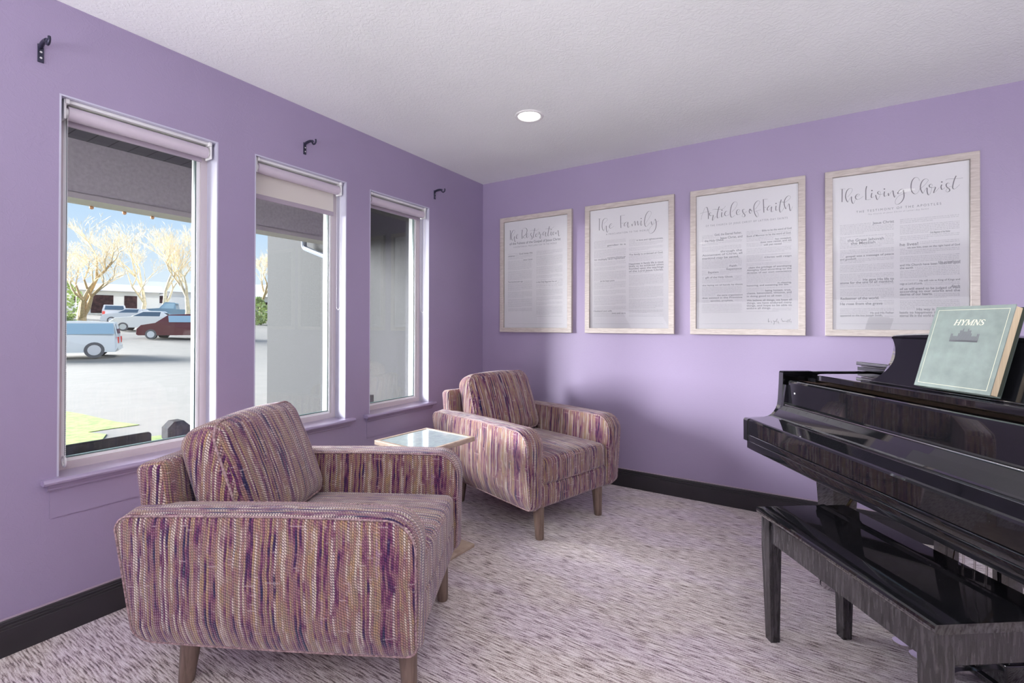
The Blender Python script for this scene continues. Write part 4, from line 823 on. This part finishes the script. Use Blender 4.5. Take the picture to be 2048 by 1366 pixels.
for x in (0.66, 0.82): br.tube([(x, 0.49, 0.09), (x, 0.78, 0.61)], 0.007, 8)
br.build('lyre_brace', M_brass, lyre)
for x in (0.670, 0.740, 0.810):
    p = MB(); prof = spline([(0.008, 0.37), (0.009, 0.30), (0.015, 0.27), (0.024, 0.245), (0.026, 0.222), (0.018, 0.205), (0.0, 0.198)], 4)
    ol = [(x+q.x, q.y) for q in prof]+[(x-q.x, q.y) for q in reversed(prof[:-1])]
    p.prism(ol, 0.046, 0.056); p.build('pedal', M_chrome, lyre)

# ================================================================ piano bench
bn = thing('piano_bench', 'black dusty piano bench with tapered square legs, pushed towards the keyboard', 'bench', (2.279, -1.347, 0), R(-54.2))
BL, BD, BZ = 0.722, 0.362, 0.490
tp = MB(); yz([(0.003, BZ-0.024), (-0.001, BZ-0.018), (-0.003, BZ-0.010), (-0.001, BZ-0.003), (0.004, BZ), (0.245, BZ), (0.262, BZ+0.0035), (0.272, BZ+0.0040), (0.279, BZ+0.001), (0.281, BZ-0.004), (0.281, BZ-0.024)], 0, BL, tp); tp.build('bench_lid', M_pianod, bn)
bk = MB(); yz([(0.283, BZ-0.024), (0.283, BZ-0.003), (0.287, BZ-0.0005), (BD-0.006, BZ-0.0005), (BD, BZ-0.008), (BD-0.002, BZ-0.024)], 0, BL, bk); bk.build('bench_back_rail', M_pianod, bn)
for x0, y0, x1, y1 in ((0.060, 0.020, BL-0.060, 0.036), (0.060, BD-0.036, BL-0.060, BD-0.020), (0.020, 0.055, 0.036, BD-0.055), (BL-0.036, 0.055, BL-0.020, BD-0.055)):
    MB().box((x0, y0, BZ-0.112), (x1, y1, BZ-0.0245)).build('apron', M_bench, bn)
for sx in (0, 1):
    for sy in (0, 1):
        x0 = 0.012 if not sx else BL-0.012; y0 = 0.012 if not sy else BD-0.012; ax = 1 if not sx else -1; ay = 1 if not sy else -1
        rg = []
        for z, w in ((BZ-0.0245, 0.048), (BZ-0.14, 0.048), (0.0, 0.034)):
            o_ = 0.010*(1-min(1, z/(BZ-0.14)))
            xs, ys_ = (x0+ax*o_, x0+ax*(o_+w)), (y0+ay*o_, y0+ay*(o_+w))
            rg.append([(xs[0], ys_[0], z), (xs[1], ys_[0], z), (xs[1], ys_[1], z), (xs[0], ys_[1], z)])
        MB().loft(rg, smooth=False).build('leg', M_bench, bn)

# ================================================================ hymn book on the music desk
PM = pn.matrix_world if False else (Matrix.Translation((2.173, -0.779, 0)) @ Matrix.Rotation(R(-56.3), 4, 'Z'))
bw, bhh, bt_ = 0.262, 0.292, 0.044
base = PM @ Vector((0.678, 0.2985, 0.9705))
bo = thing('hymn_book', 'thick grey-green hymn book standing upright on the piano’s music desk', 'book', base, R(-56.3))
BT = Matrix.Rotation(R(-17), 4, 'X')
# local: x width, y thickness (0 = front cover), z height ; it leans back against the desk
def bk_(name, m, a, b_, parent, bev=0.001): return MB().box(a, b_, bev).build(name, m, parent, mtx=BT)
fc = bk_('front_cover', M_bookc, (0, -0.034, 0), (bw, -0.0305, bhh), bo)
bk_('page_block', M_pages, (0.002, -0.0300, 0.004), (bw-0.006, -0.0040, bhh-0.004), bo, 0)
bk_('back_cover', M_boards, (0, -0.0035, 0), (bw+0.004, -0.0005, bhh), bo)
sp = MB(); sp.prism([(0.0, -0.034), (-0.004, -0.028), (-0.005, -0.017), (-0.004, -0.006), (0.0, -0.0005), (0.0015, -0.0005), (0.0015, -0.034)], 0, bhh); sp.build('spine', M_bookc, bo, mtx=BT)
yf = -0.0343
bd = MB(); e = 0.0125
x0, x1, z0, z1 = e, bw-e, e, bhh-e; tck = 0.0012
for a, b_ in (((x0, z0), (x1, z0+tck)), ((x0, z1-tck), (x1, z1)), ((x0, z0), (x0+tck, z1)), ((x1-tck, z0), (x1, z1))):
    bd.add([(a[0], yf, a[1]), (b_[0], yf, a[1]), (b_[0], yf, b_[1]), (a[0], yf, b_[1])], [(0, 1, 2, 3)])
bd.build('gold_border', M_gold, fc, mtx=BT)
# HYMNS in slanted roman capitals, drawn with thick and thin stems
LET = {'H': (0.80, [((0.12, 0), (0.12, 1), 2), ((0.68, 0), (0.68, 1), 2), ((0.12, 0.5), (0.68, 0.5), 1), ((0, 0.02), (0.25, 0.02), 1), ((0, 0.98), (0.25, 0.98), 1), ((0.55, 0.02), (0.8, 0.02), 1), ((0.55, 0.98), (0.8, 0.98), 1)]),
       'Y': (0.72, [((0.1, 1), (0.38, 0.48), 2), ((0.66, 1), (0.38, 0.48), 1), ((0.38, 0), (0.38, 0.5), 2), ((0, 0.98), (0.24, 0.98), 1), ((0.52, 0.98), (0.76, 0.98), 1), ((0.25, 0.02), (0.51, 0.02), 1)]),
       'M': (0.98, [((0.12, 0), (0.12, 1), 1), ((0.14, 1), (0.48, 0.05), 2), ((0.48, 0.05), (0.82, 1), 1), ((0.84, 0), (0.84, 1), 2), ((0, 0.02), (0.24, 0.02), 1), ((0.70, 0.02), (0.97, 0.02), 1), ((0, 0.98), (0.16, 0.98), 1), ((0.8, 0.98), (0.97, 0.98), 1)]),
       'N': (0.80, [((0.12, 0), (0.12, 1), 1), ((0.12, 1), (0.68, 0.02), 2), ((0.68, 0), (0.68, 1), 1), ((0, 0.02), (0.24, 0.02), 1), ((0, 0.98), (0.16, 0.98), 1), ((0.56, 0.98), (0.8, 0.98), 1)]),
       'S': (0.55, [(p, q, w) for p, q, w in (((0.50, 0.80), (0.42, 0.96), 1), ((0.42, 0.96), (0.24, 1.0), 1), ((0.24, 1.0), (0.08, 0.90), 1), ((0.08, 0.90), (0.06, 0.74), 2), ((0.06, 0.74), (0.20, 0.58), 2), ((0.20, 0.58), (0.40, 0.44), 2), ((0.40, 0.44), (0.50, 0.28), 2), ((0.50, 0.28), (0.44, 0.08), 2), ((0.44, 0.08), (0.26, 0.0), 1), ((0.26, 0.0), (0.08, 0.05), 1), ((0.08, 0.05), (0.02, 0.22), 1))])}
tx = MB(); ch_ = 0.0185; x = 0.0
for c in 'HYMNS':
    w_, st = LET[c]
    for (ax_, az), (bx, bz), wt in st:
        d = Vector((bx-ax_, bz-az)).normalized(); nn = Vector((-d.y, d.x))*(0.075 if wt == 2 else 0.035)
        d *= 0.02
        pts = [(ax_-d.x+nn.x, az-d.y+nn.y), (bx+d.x+nn.x, bz+d.y+nn.y), (bx+d.x-nn.x, bz+d.y-nn.y), (ax_-d.x-nn.x, az-d.y-nn.y)]
        tx.add([(0.083+(x+p[0]+p[1]*0.22)*ch_*1.27, yf, 0.2245+p[1]*ch_) for p in pts], [(0, 1, 2, 3)])
    x += w_+0.08
tx.build('title_lettering', M_gold, fc, mtx=BT)
# stamped grey organ-pipe emblem below the title
em = MB(); cx = 0.131; zb_ = 0.166
def bar(xa, xb, z1_): em.add([(cx+xa, yf, zb_), (cx+xb, yf, zb_), (cx+xb, yf, zb_+z1_), (cx+xa, yf, zb_+z1_)], [(0, 1, 2, 3)])
bar(-0.047, 0.047, 0.006)
for k in range(-11, 12):
    a_ = abs(k); hh = 0.040 if a_ in (3, 4) else 0.046 if a_ in (2,) else 0.036 if a_ < 2 else 0.030 if a_ == 5 else 0.020 if a_ < 10 else 0.028
    bar(k*0.0042-0.0017, k*0.0042+0.0017, hh)
em.build('organ_pipe_emblem', M_emb, fc, mtx=BT)
# ================================================================ porch outside the windows
GZ = -0.50
struct(MB().box((-2.75, -9, 2.52), (-0.16, 0.2, 2.60)).build('porch_ceiling', M_soffit), 'dark boarded porch ceiling')
bmx = MB().box((-2.20, -9, 2.135), (-2.00, 0.2, 2.52)); pb = struct(bmx.build('porch_beam', M_beam), 'taupe stucco porch beam')
MB().box((-2.212, -9, 2.095), (-1.988, 0.2, 2.135)).build('beam_trim', M_fascia, pb)
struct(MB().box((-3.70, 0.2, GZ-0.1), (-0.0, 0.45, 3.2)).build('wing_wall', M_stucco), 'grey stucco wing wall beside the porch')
b0 = MB().box((-0.175, -9, 2.44), (-0.16, 0.2, 2.52)); struct(b0.build('trim_3', M_fascia))
struct(MB().box((-0.22, -9, GZ-0.1), (-0.165, 0.2, 0.20)).build('foundation_wall', M_stucco), 'stucco foundation below the windows')
first = None
for y in (-2.255, -2.07, -1.865, -1.675):
    if first is None:
        first = MB().lathe([(0.004, 0.0), (0.012, -0.003), (0.014, -0.012), (0.010, -0.022), (0, -0.026)], 12).build('bulb', M_bulb); o = first
    else: o = first.copy(); COL.objects.link(o)
    o.location = (-2.195, y, 2.095); tag(o, 'small amber bulb under the porch beam edge', 'bulb', 'amber bulbs under the porch beam')
dsp = thing('downspout', 'grey rain downspout elbow on the wing wall under the porch beam', 'downspout', (-2.42, 0.2, 2.0))
dn = MB(); pts = spline([(-0.34, -0.09, 0.45), (-0.35, -0.09, 0.20), (-0.33, -0.09, 0.13), (-0.24, -0.09, 0.09), (0.06, -0.09, -0.01), (0.28, -0.09, -0.08), (0.34, -0.09, -0.18), (0.34, -0.09, -2.4)], 4)
dn.tube(pts, 0.032, 8, smooth=False); dn.build('pipe', M_gutter, dsp)
MB().box((0.29, -0.135, -0.9), (0.39, -0.002, -0.87)).build('pipe_strap', M_gutter, dsp)
# patio furniture just outside the largest window
bt = thing('patio_bench', 'charcoal patio bench with a pierced woven back, outside the largest window', 'bench', (-0.57, -3.0, GZ))
bb = MB(); bb.rbox((0.27, 0, 1.008), (0.018, 0.62, 0.155), 0.015, 2, 2); bb.build('backrest', M_resin, bt)
hl = MB()
for r_ in range(3):
    for k in range(40):
        y = -0.58+k*0.03; hl.box((0.2895, y, 1.030+r_*0.026), (0.2905, y+0.014, 1.035+r_*0.026))
hl.build('woven_holes', M_plast, bt)
MB().rbox((0.0, 0, 0.42), (0.26, 0.62, 0.03), 0.02, 2, 2).build('seat', M_resin, bt)
for x in (-0.22, 0.22):
    for y in (-0.56, 0.56): MB().box((x-0.025, y-0.025, 0), (x+0.025, y+0.025, 0.40)).build('leg', M_resin, bt)
for y in (-0.56, 0.56): MB().box((0.245, y-0.02, 0.40), (0.285, y+0.02, 0.83)).build('back_post', M_resin, bt)
ln_ = thing('garden_lantern', 'dark octagonal lantern outside the largest window, behind the near armchair', 'lantern', (-0.40, -2.23, GZ))
oc = [(0.075*sx, z) for sx, z in ((-1, 0.0), (1, 0.0))]
o8 = [(-0.036, 1.070), (0.036, 1.070), (0.052, 1.095), (0.052, 1.150), (0.022, 1.181), (-0.022, 1.181), (-0.052, 1.150), (-0.052, 1.095)]
MB().prism(o8, -0.035, 0.035, lambda p, t_: (t_, p[0], p[1])).build('lantern_head', M_resin, ln_)
MB().box((-0.02, -0.02, 0), (0.02, 0.02, 1.070)).build('post', M_resin, ln_)
ln2 = copy_tree(ln_); ln2.location = (-0.40, -0.93, GZ-0.028); ln2.rotation_euler.z = R(50); ln2['label'] = 'dark lantern showing at the bottom left of the window nearest the corner'

# ================================================================ ground
CX, CY = 2.45, -3.40
def gz(x, y):
    d = math.hypot(x-CX, y-CY)*math.cos(math.atan2(y-CY, x-CX)-R(155)); return GZ+max(0, d-27)*0.062
gr = MB(); vs = []; nx, ny = 60, 60
for i in range(nx+1):
    for j in range(ny+1):
        x = -0.17-110*(i/nx)**1.7; y = -50+130*j/ny; vs.append((x, y, gz(x, y)))
gr.add(vs, [(i*(ny+1)+j, (i+1)*(ny+1)+j, (i+1)*(ny+1)+j+1, i*(ny+1)+j+1) for i in range(nx) for j in range(ny)], True)
struct(gr.build('ground', M_concrete), 'pale concrete drive and street')
def sheet(name, pts, m, dz, label):
    s = MB(); s.prism(pts, GZ-0.02, GZ+dz); o = struct(s.build(name, m), label); return o
sheet('lawn', [(-10.55, -0.38), (-9.03, -0.22), (-7.68, -0.16), (-7.04, -0.04), (-7.06, -0.46), (-7.05, -0.71), (-6.64, -0.60), (-6.06, -0.85), (-5.46, -1.08), (-3.1, -1.85), (-3.0, -9), (-10.6, -9)], M_lawn, 0.01, 'spring lawn in front of the porch')
sheet('lawn_edge', [(-5.56, -0.50), (-5.89, -0.31), (-5.80, -0.02), (-4.9, -0.10), (-4.0, -0.20), (-4.0, -0.85), (-5.12, -0.60)], M_lawn, 0.01, 'small green strip beyond the patio bench')

# ================================================================ helpers for things along the street
def at_px(px, D, z=None):
    """point on the ground in the direction seen through image column px, D metres ahead"""
    dx = (px-1024)/942.1*D
    x = CX-math.sin(YAW)*D+math.cos(YAW)*dx; y = CY+math.cos(YAW)*D+math.sin(YAW)*dx
    return Vector((x, y, gz(x, y) if z is None else z))
def car(name, label, cat, px, D, heading, L, Wd, Hh, paint, glass, kind, group='cars parked along the street'):
    p = at_px(px, D); t = thing(name, label, cat, p, heading, group)
    h = L/2; gl = 0.24*Hh/1.5
    prof = {'sedan': [(-h, .38), (-h+.05, .62), (-h+.15, .92), (-h*.62, .97), (-h*.38, 1.38), (h*.12, 1.42), (h*.42, 1.00), (h*.85, .90), (h-.03, .68), (h, .35)],
            'van': [(-h, .38), (-h+.03, .75), (-h+.10, 1.05), (-h+.28, 1.62), (-h*.3, 1.70), (h*.22, 1.64), (h*.52, 1.10), (h*.88, .95), (h-.03, .7), (h, .35)],
            'suv': [(-h, .48), (-h+.02, .80), (-h+.05, 1.12), (-h+.16, 1.72), (-h*.3, 1.78), (h*.12, 1.74), (h*.30, 1.15), (h*.92, 1.06), (h-.02, .75), (h, .45)],
            'pickup': [(-h, .50), (-h, 1.05), (-h*.10, 1.08), (-h*.06, 1.70), (h*.28, 1.74), (h*.46, 1.18), (h*.9, 1.08), (h-.03, .75), (h, .45)]}[kind]
    sc = Hh/max(q[1] for q in prof); prof = [(x, z*sc) for x, z in prof]; wl = 1.0*sc if kind == 'sedan' else 1.12*sc
    full = prof+[(h-.1, .26), (-h+.1, .26)]
    bd = MB(); rings = []
    for y, e in ((-Wd/2, 0.10), (-Wd/2+0.03, 0.04), (-Wd/2+0.09, 0.0), (Wd/2-0.09, 0.0), (Wd/2-0.03, 0.04), (Wd/2, 0.10)):
        r_ = []
        for x, z in full:
            tuck = max(0.0, (z-wl)/(Hh-wl+1e-6)) if z > wl else 0
            yy = y*(1-0.16*tuck); r_.append((x*(1-e*0.12), yy, 0.26+(z-0.26)*(1-e*0.10)))
        rings.append(r_)
    bd.loft(rings, smooth=False); body = bd.build('body', paint, t)
    # side glass
    gx = [q for q in prof if q[1] > wl*0.99]; x0, x1 = min(q[0] for q in gx), max(q[0] for q in gx)
    for s in (-1, 1):
        w = MB(); yw = s*(Wd/2*0.99)
        a0, a1 = x0+0.10, x1-0.10; ztop = Hh*0.93
        k0 = max(q[0] for q in prof if q[1] > Hh*0.93); k1 = min(q[0] for q in prof if q[1] > Hh*0.93)
        w.add([(a0, yw, wl*1.02), (a1, yw, wl*1.02), (k0-0.02, yw*0.885, ztop), (k1+0.04, yw*0.885, ztop)], [(0, 1, 2, 3)])
        w.build('side_window', glass, t)
    r0, r1 = [q for q in prof if q[0] < 0 and q[1] > wl*0.9][0], [q for q in prof if q[1] > Hh*0.9][0]
    w = MB(); w.add([(r0[0]-0.012, -Wd*.40, wl*1.04), (r0[0]-0.012, Wd*.40, wl*1.04), (r1[0]-0.03, Wd*.36, Hh*0.92), (r1[0]-0.03, -Wd*.36, Hh*0.92)], [(0, 1, 2, 3)]); w.build('rear_window', glass, t)
    f0 = [q for q in prof if q[1] > wl*0.95][-1]; f1 = [q for q in prof if q[1] > Hh*0.95][-1]
    fs_ = [q for q in prof if q[0] > 0 and wl*0.9 < q[1]]
    lo = max([q for q in prof if q[0] > 0 and q[1] < Hh*0.75], key=lambda q: q[1]); hi = max([q for q in prof if q[1] > Hh*0.93], key=lambda q: q[0])
    w = MB(); w.add([(lo[0]+0.015, -Wd*.42, lo[1]+0.03), (lo[0]+0.015, Wd*.42, lo[1]+0.03), (hi[0]+0.05, Wd*.37, hi[1]-0.03), (hi[0]+0.05, -Wd*.37, hi[1]-0.03)], [(0, 1, 2, 3)]); w.build('windscreen', glass, t)
    rw_ = 0.36 if kind in ('suv', 'pickup') else 0.32
    for wx in (-h+0.85, h-0.85):
        for s in (-1, 1):
            k = MB(); k.tube([(wx, s*(Wd/2-0.20), rw_), (wx, s*(Wd/2+0.015), rw_)], rw_, 20, smooth=False); wh = k.build('wheel', M_tyre, t)
            k = MB(); k.tube([(wx, s*(Wd/2+0.010), rw_), (wx, s*(Wd/2+0.025), rw_)], rw_*0.66, 16, smooth=False); k.build('hub_cap', M_hub, wh)
    for s in (-1, 1):
        MB().box((-h-0.012, s*(Wd/2-0.22), 0.70*sc), (-h+0.10, s*(Wd/2-0.03), 1.0*sc)).build('tail_light', M_red, t)
    MB().box((-h-0.05, -Wd/2+0.06, 0.36), (-h+0.02, Wd/2-0.06, 0.56)).build('rear_bumper', paint, t)
    return t
P_white = carpaint('white_car_paint', (0.82, 0.82, 0.80)); P_silver = carpaint('silver_car_paint', (0.62, 0.62, 0.63)); P_blue = carpaint('blue_car_paint', (0.20, 0.32, 0.42)); P_mar = carpaint('maroon_car_paint', (0.13, 0.022, 0.022)); P_grey = carpaint('pale_grey_car_paint', (0.70, 0.71, 0.72))
car('off_roader', 'white boxy off-roader at the left edge of the street view, half out of sight', 'car', 124, 21.5, R(248), 4.1, 1.75, 1.70, P_white, M_cglassb, 'suv')
car('hatchback', 'silver car seen from behind with dark rear window and red tail lights', 'car', 228, 45, R(163), 4.2, 1.75, 1.55, P_silver, M_cglass, 'van')
car('sedan', 'white sedan parked side-on in the middle of the row of cars', 'car', 300, 36.5, R(238), 4.6, 1.8, 1.55, P_white, M_cglass, 'sedan')
car('sedan', 'pale grey sedan parked to the left of the white sedan', 'car', 266, 42.5, R(228), 4.2, 1.75, 1.40, P_grey, M_cglass, 'sedan')
car('pickup_truck', 'light blue pickup parked behind the maroon minivan', 'car', 350, 48.5, R(238), 5.0, 1.95, 1.9, P_blue, M_cglassb, 'pickup')
car('minivan', 'maroon minivan at the right edge of the largest window', 'car', 364, 31.5, R(226), 4.5, 1.85, 1.65, P_mar, M_cglassb, 'van')

# ================================================================ houses across the street
def house(label, px, D, rz, w, d, h, roof, openings=()):
    p = at_px(px, D); t = thing('house', label, 'house', p, rz, 'houses across the street')
    MB().box((-w/2, -d/2, -1.0), (w/2, d/2, h)).build('house_wall', M_house, t)
    r_ = MB(); r_.prism([(-d/2-0.5, h-0.1), (d/2+0.5, h-0.1), (0, h+roof)], -w/2-0.5, w/2+0.5, lambda q, t_: (t_, q[0], q[1])); r_.build('roof', M_roof, t)
    for nm, x0, x1, z0, z1 in openings:
        MB().box((x0, -d/2-0.05, z0), (x1, -d/2+0.02, z1)).build(nm, M_dark, t)
    return t
A = math.atan2(at_px(240, 50).y-CY, at_px(240, 50).x-CX)-math.pi/2
house('white garage with dark open doors behind the parked cars', 236, 58, A+R(4), 7.6, 5, 2.7, 0.9, (('garage_opening', -2.6, -0.6, 0.0, 2.1), ('garage_opening', 0.4, 1.6, 0.0, 2.1)))
house('low white house on the slope, right of the garage', 372, 68, A-R(8), 9, 5, 2.8, 1.4, (('dark_window', -3, -2, 1.1, 2.1),))
house('white house at the far left of the street view', 92, 60, A+R(10), 6.5, 5, 3.0, 1.3, (('dark_window', 2.2, 3.0, 1.0, 2.0),))
house('small house glimpsed through the middle window', 545, 58, R(50), 9, 7, 2.6, 1.6, (('dark_window', -1, 0.4, 0.9, 1.9),))
vg = MB(); pc = at_px(232, 30); vg.prism([(pc.x-2.6, pc.y-1.2), (pc.x+2.8, pc.y-0.2), (pc.x+1.8, pc.y+2.2), (pc.x-2.0, pc.y+1.8)], GZ-0.1, GZ+0.16); struct(vg.build('verge', M_dirt), 'tan verge beside the off-roader')

# ================================================================ trees
def tree(label, px, D, height, spread, seed, trunk=0.24, m1=M_bark, m2=M_twig, twigs=True, depth=7, lean=0.0, name='bare_tree'):
    rnd = random.Random(seed); p = at_px(px, D); t = thing(name, label, 'tree', p, rnd.uniform(0, 6), 'bare trees across the street')
    big, small = MB(), MB()
    def grow(p0, d, L, r, lv):
        p1 = p0+d*L*0.5+Vector((rnd.uniform(-1, 1), rnd.uniform(-1, 1), rnd.uniform(-.3, 1)))*L*0.06
        d2 = (d+Vector((rnd.uniform(-1, 1), rnd.uniform(-1, 1), rnd.uniform(-.2, .6)))*0.18).normalized(); p2 = p1+d2*L*0.5
        (big if lv < 3 else small).tube([p0, p1, p2], [r, r*0.82, r*0.62], 6 if lv < 3 else 3, cap=False)
        if lv >= depth: return
        for k in range(3 if lv < 4 else rnd.choice((2, 3))):
            az = rnd.uniform(0, 2*math.pi); q = Vector((math.cos(az), math.sin(az), 0))
            nd = (d2*rnd.uniform(0.7, 1.1)+q*rnd.uniform(0.45, 0.85)*spread+Vector((0, 0, 0.22))).normalized()
            grow(p2 if rnd.random() < 0.75 else p1, nd, L*rnd.uniform(0.62, 0.82), max(r*0.52, 0.008), lv+1)
    grow(Vector((0, 0, -0.3)), Vector((lean, 0, 1)).normalized(), height*0.27, trunk, 0)
    big.build('trunk', m1, t); small.build('twigs', m2, t)
    return t
tree('large bare spreading tree at the left of the street view', 162, 33, 9.0, 1.0, 3, 0.34)
tree('pale twiggy tree behind the parked cars', 284, 53, 12.5, 0.95, 8, 0.25, m1=M_twig)
tree('tall pale twiggy tree above the blue pickup', 330, 51, 12.5, 0.8, 12, 0.25, m1=M_twig)
tree('pale twiggy tree at the right edge of the largest window', 374, 46, 10.5, 0.9, 21, 0.25, m1=M_twig)
tree('bare tree glimpsed through the middle window', 522, 50, 10.0, 0.9, 44, 0.22)
tree('tall pale tree at the far left behind the street', 106, 51, 9.0, 0.9, 51, 0.25, m1=M_twig)
def shrub(label, px, D, w, h, seed):
    rnd = random.Random(seed); p = at_px(px, D); o = MB()
    for k in range(420):
        a = rnd.uniform(0, 2*math.pi); b_ = rnd.uniform(0, 1); rr = rnd.uniform(0.65, 1.0)
        c = Vector((math.cos(a)*w*rr*math.sin(math.pi*(0.15+0.8*b_)), math.sin(a)*w*rr*math.sin(math.pi*(0.15+0.8*b_)), 0.1+h*b_)); s = 0.16+0.1*rnd.random()
        u_ = Vector((rnd.uniform(-1, 1), rnd.uniform(-1, 1), rnd.uniform(-1, 1))).normalized(); v_ = u_.orthogonal().normalized()
        o.add([c-u_*s, c+v_*s*0.6, c+u_*s, c-v_*s*0.6], [(0, 1, 2, 3)])
    ob = o.build('evergreen_shrub', M_leaf); ob.location = p; tag(ob, label, 'shrub'); return ob
shrub('pale green evergreen behind the large bare tree', 128, 46, 1.5, 3.6, 2)
shrub('low round shrub left of the large tree’s trunk', 122, 30, 0.9, 1.2, 3)
shrub('tall evergreen glimpsed through the middle window', 516, 47, 1.0, 2.6, 4)
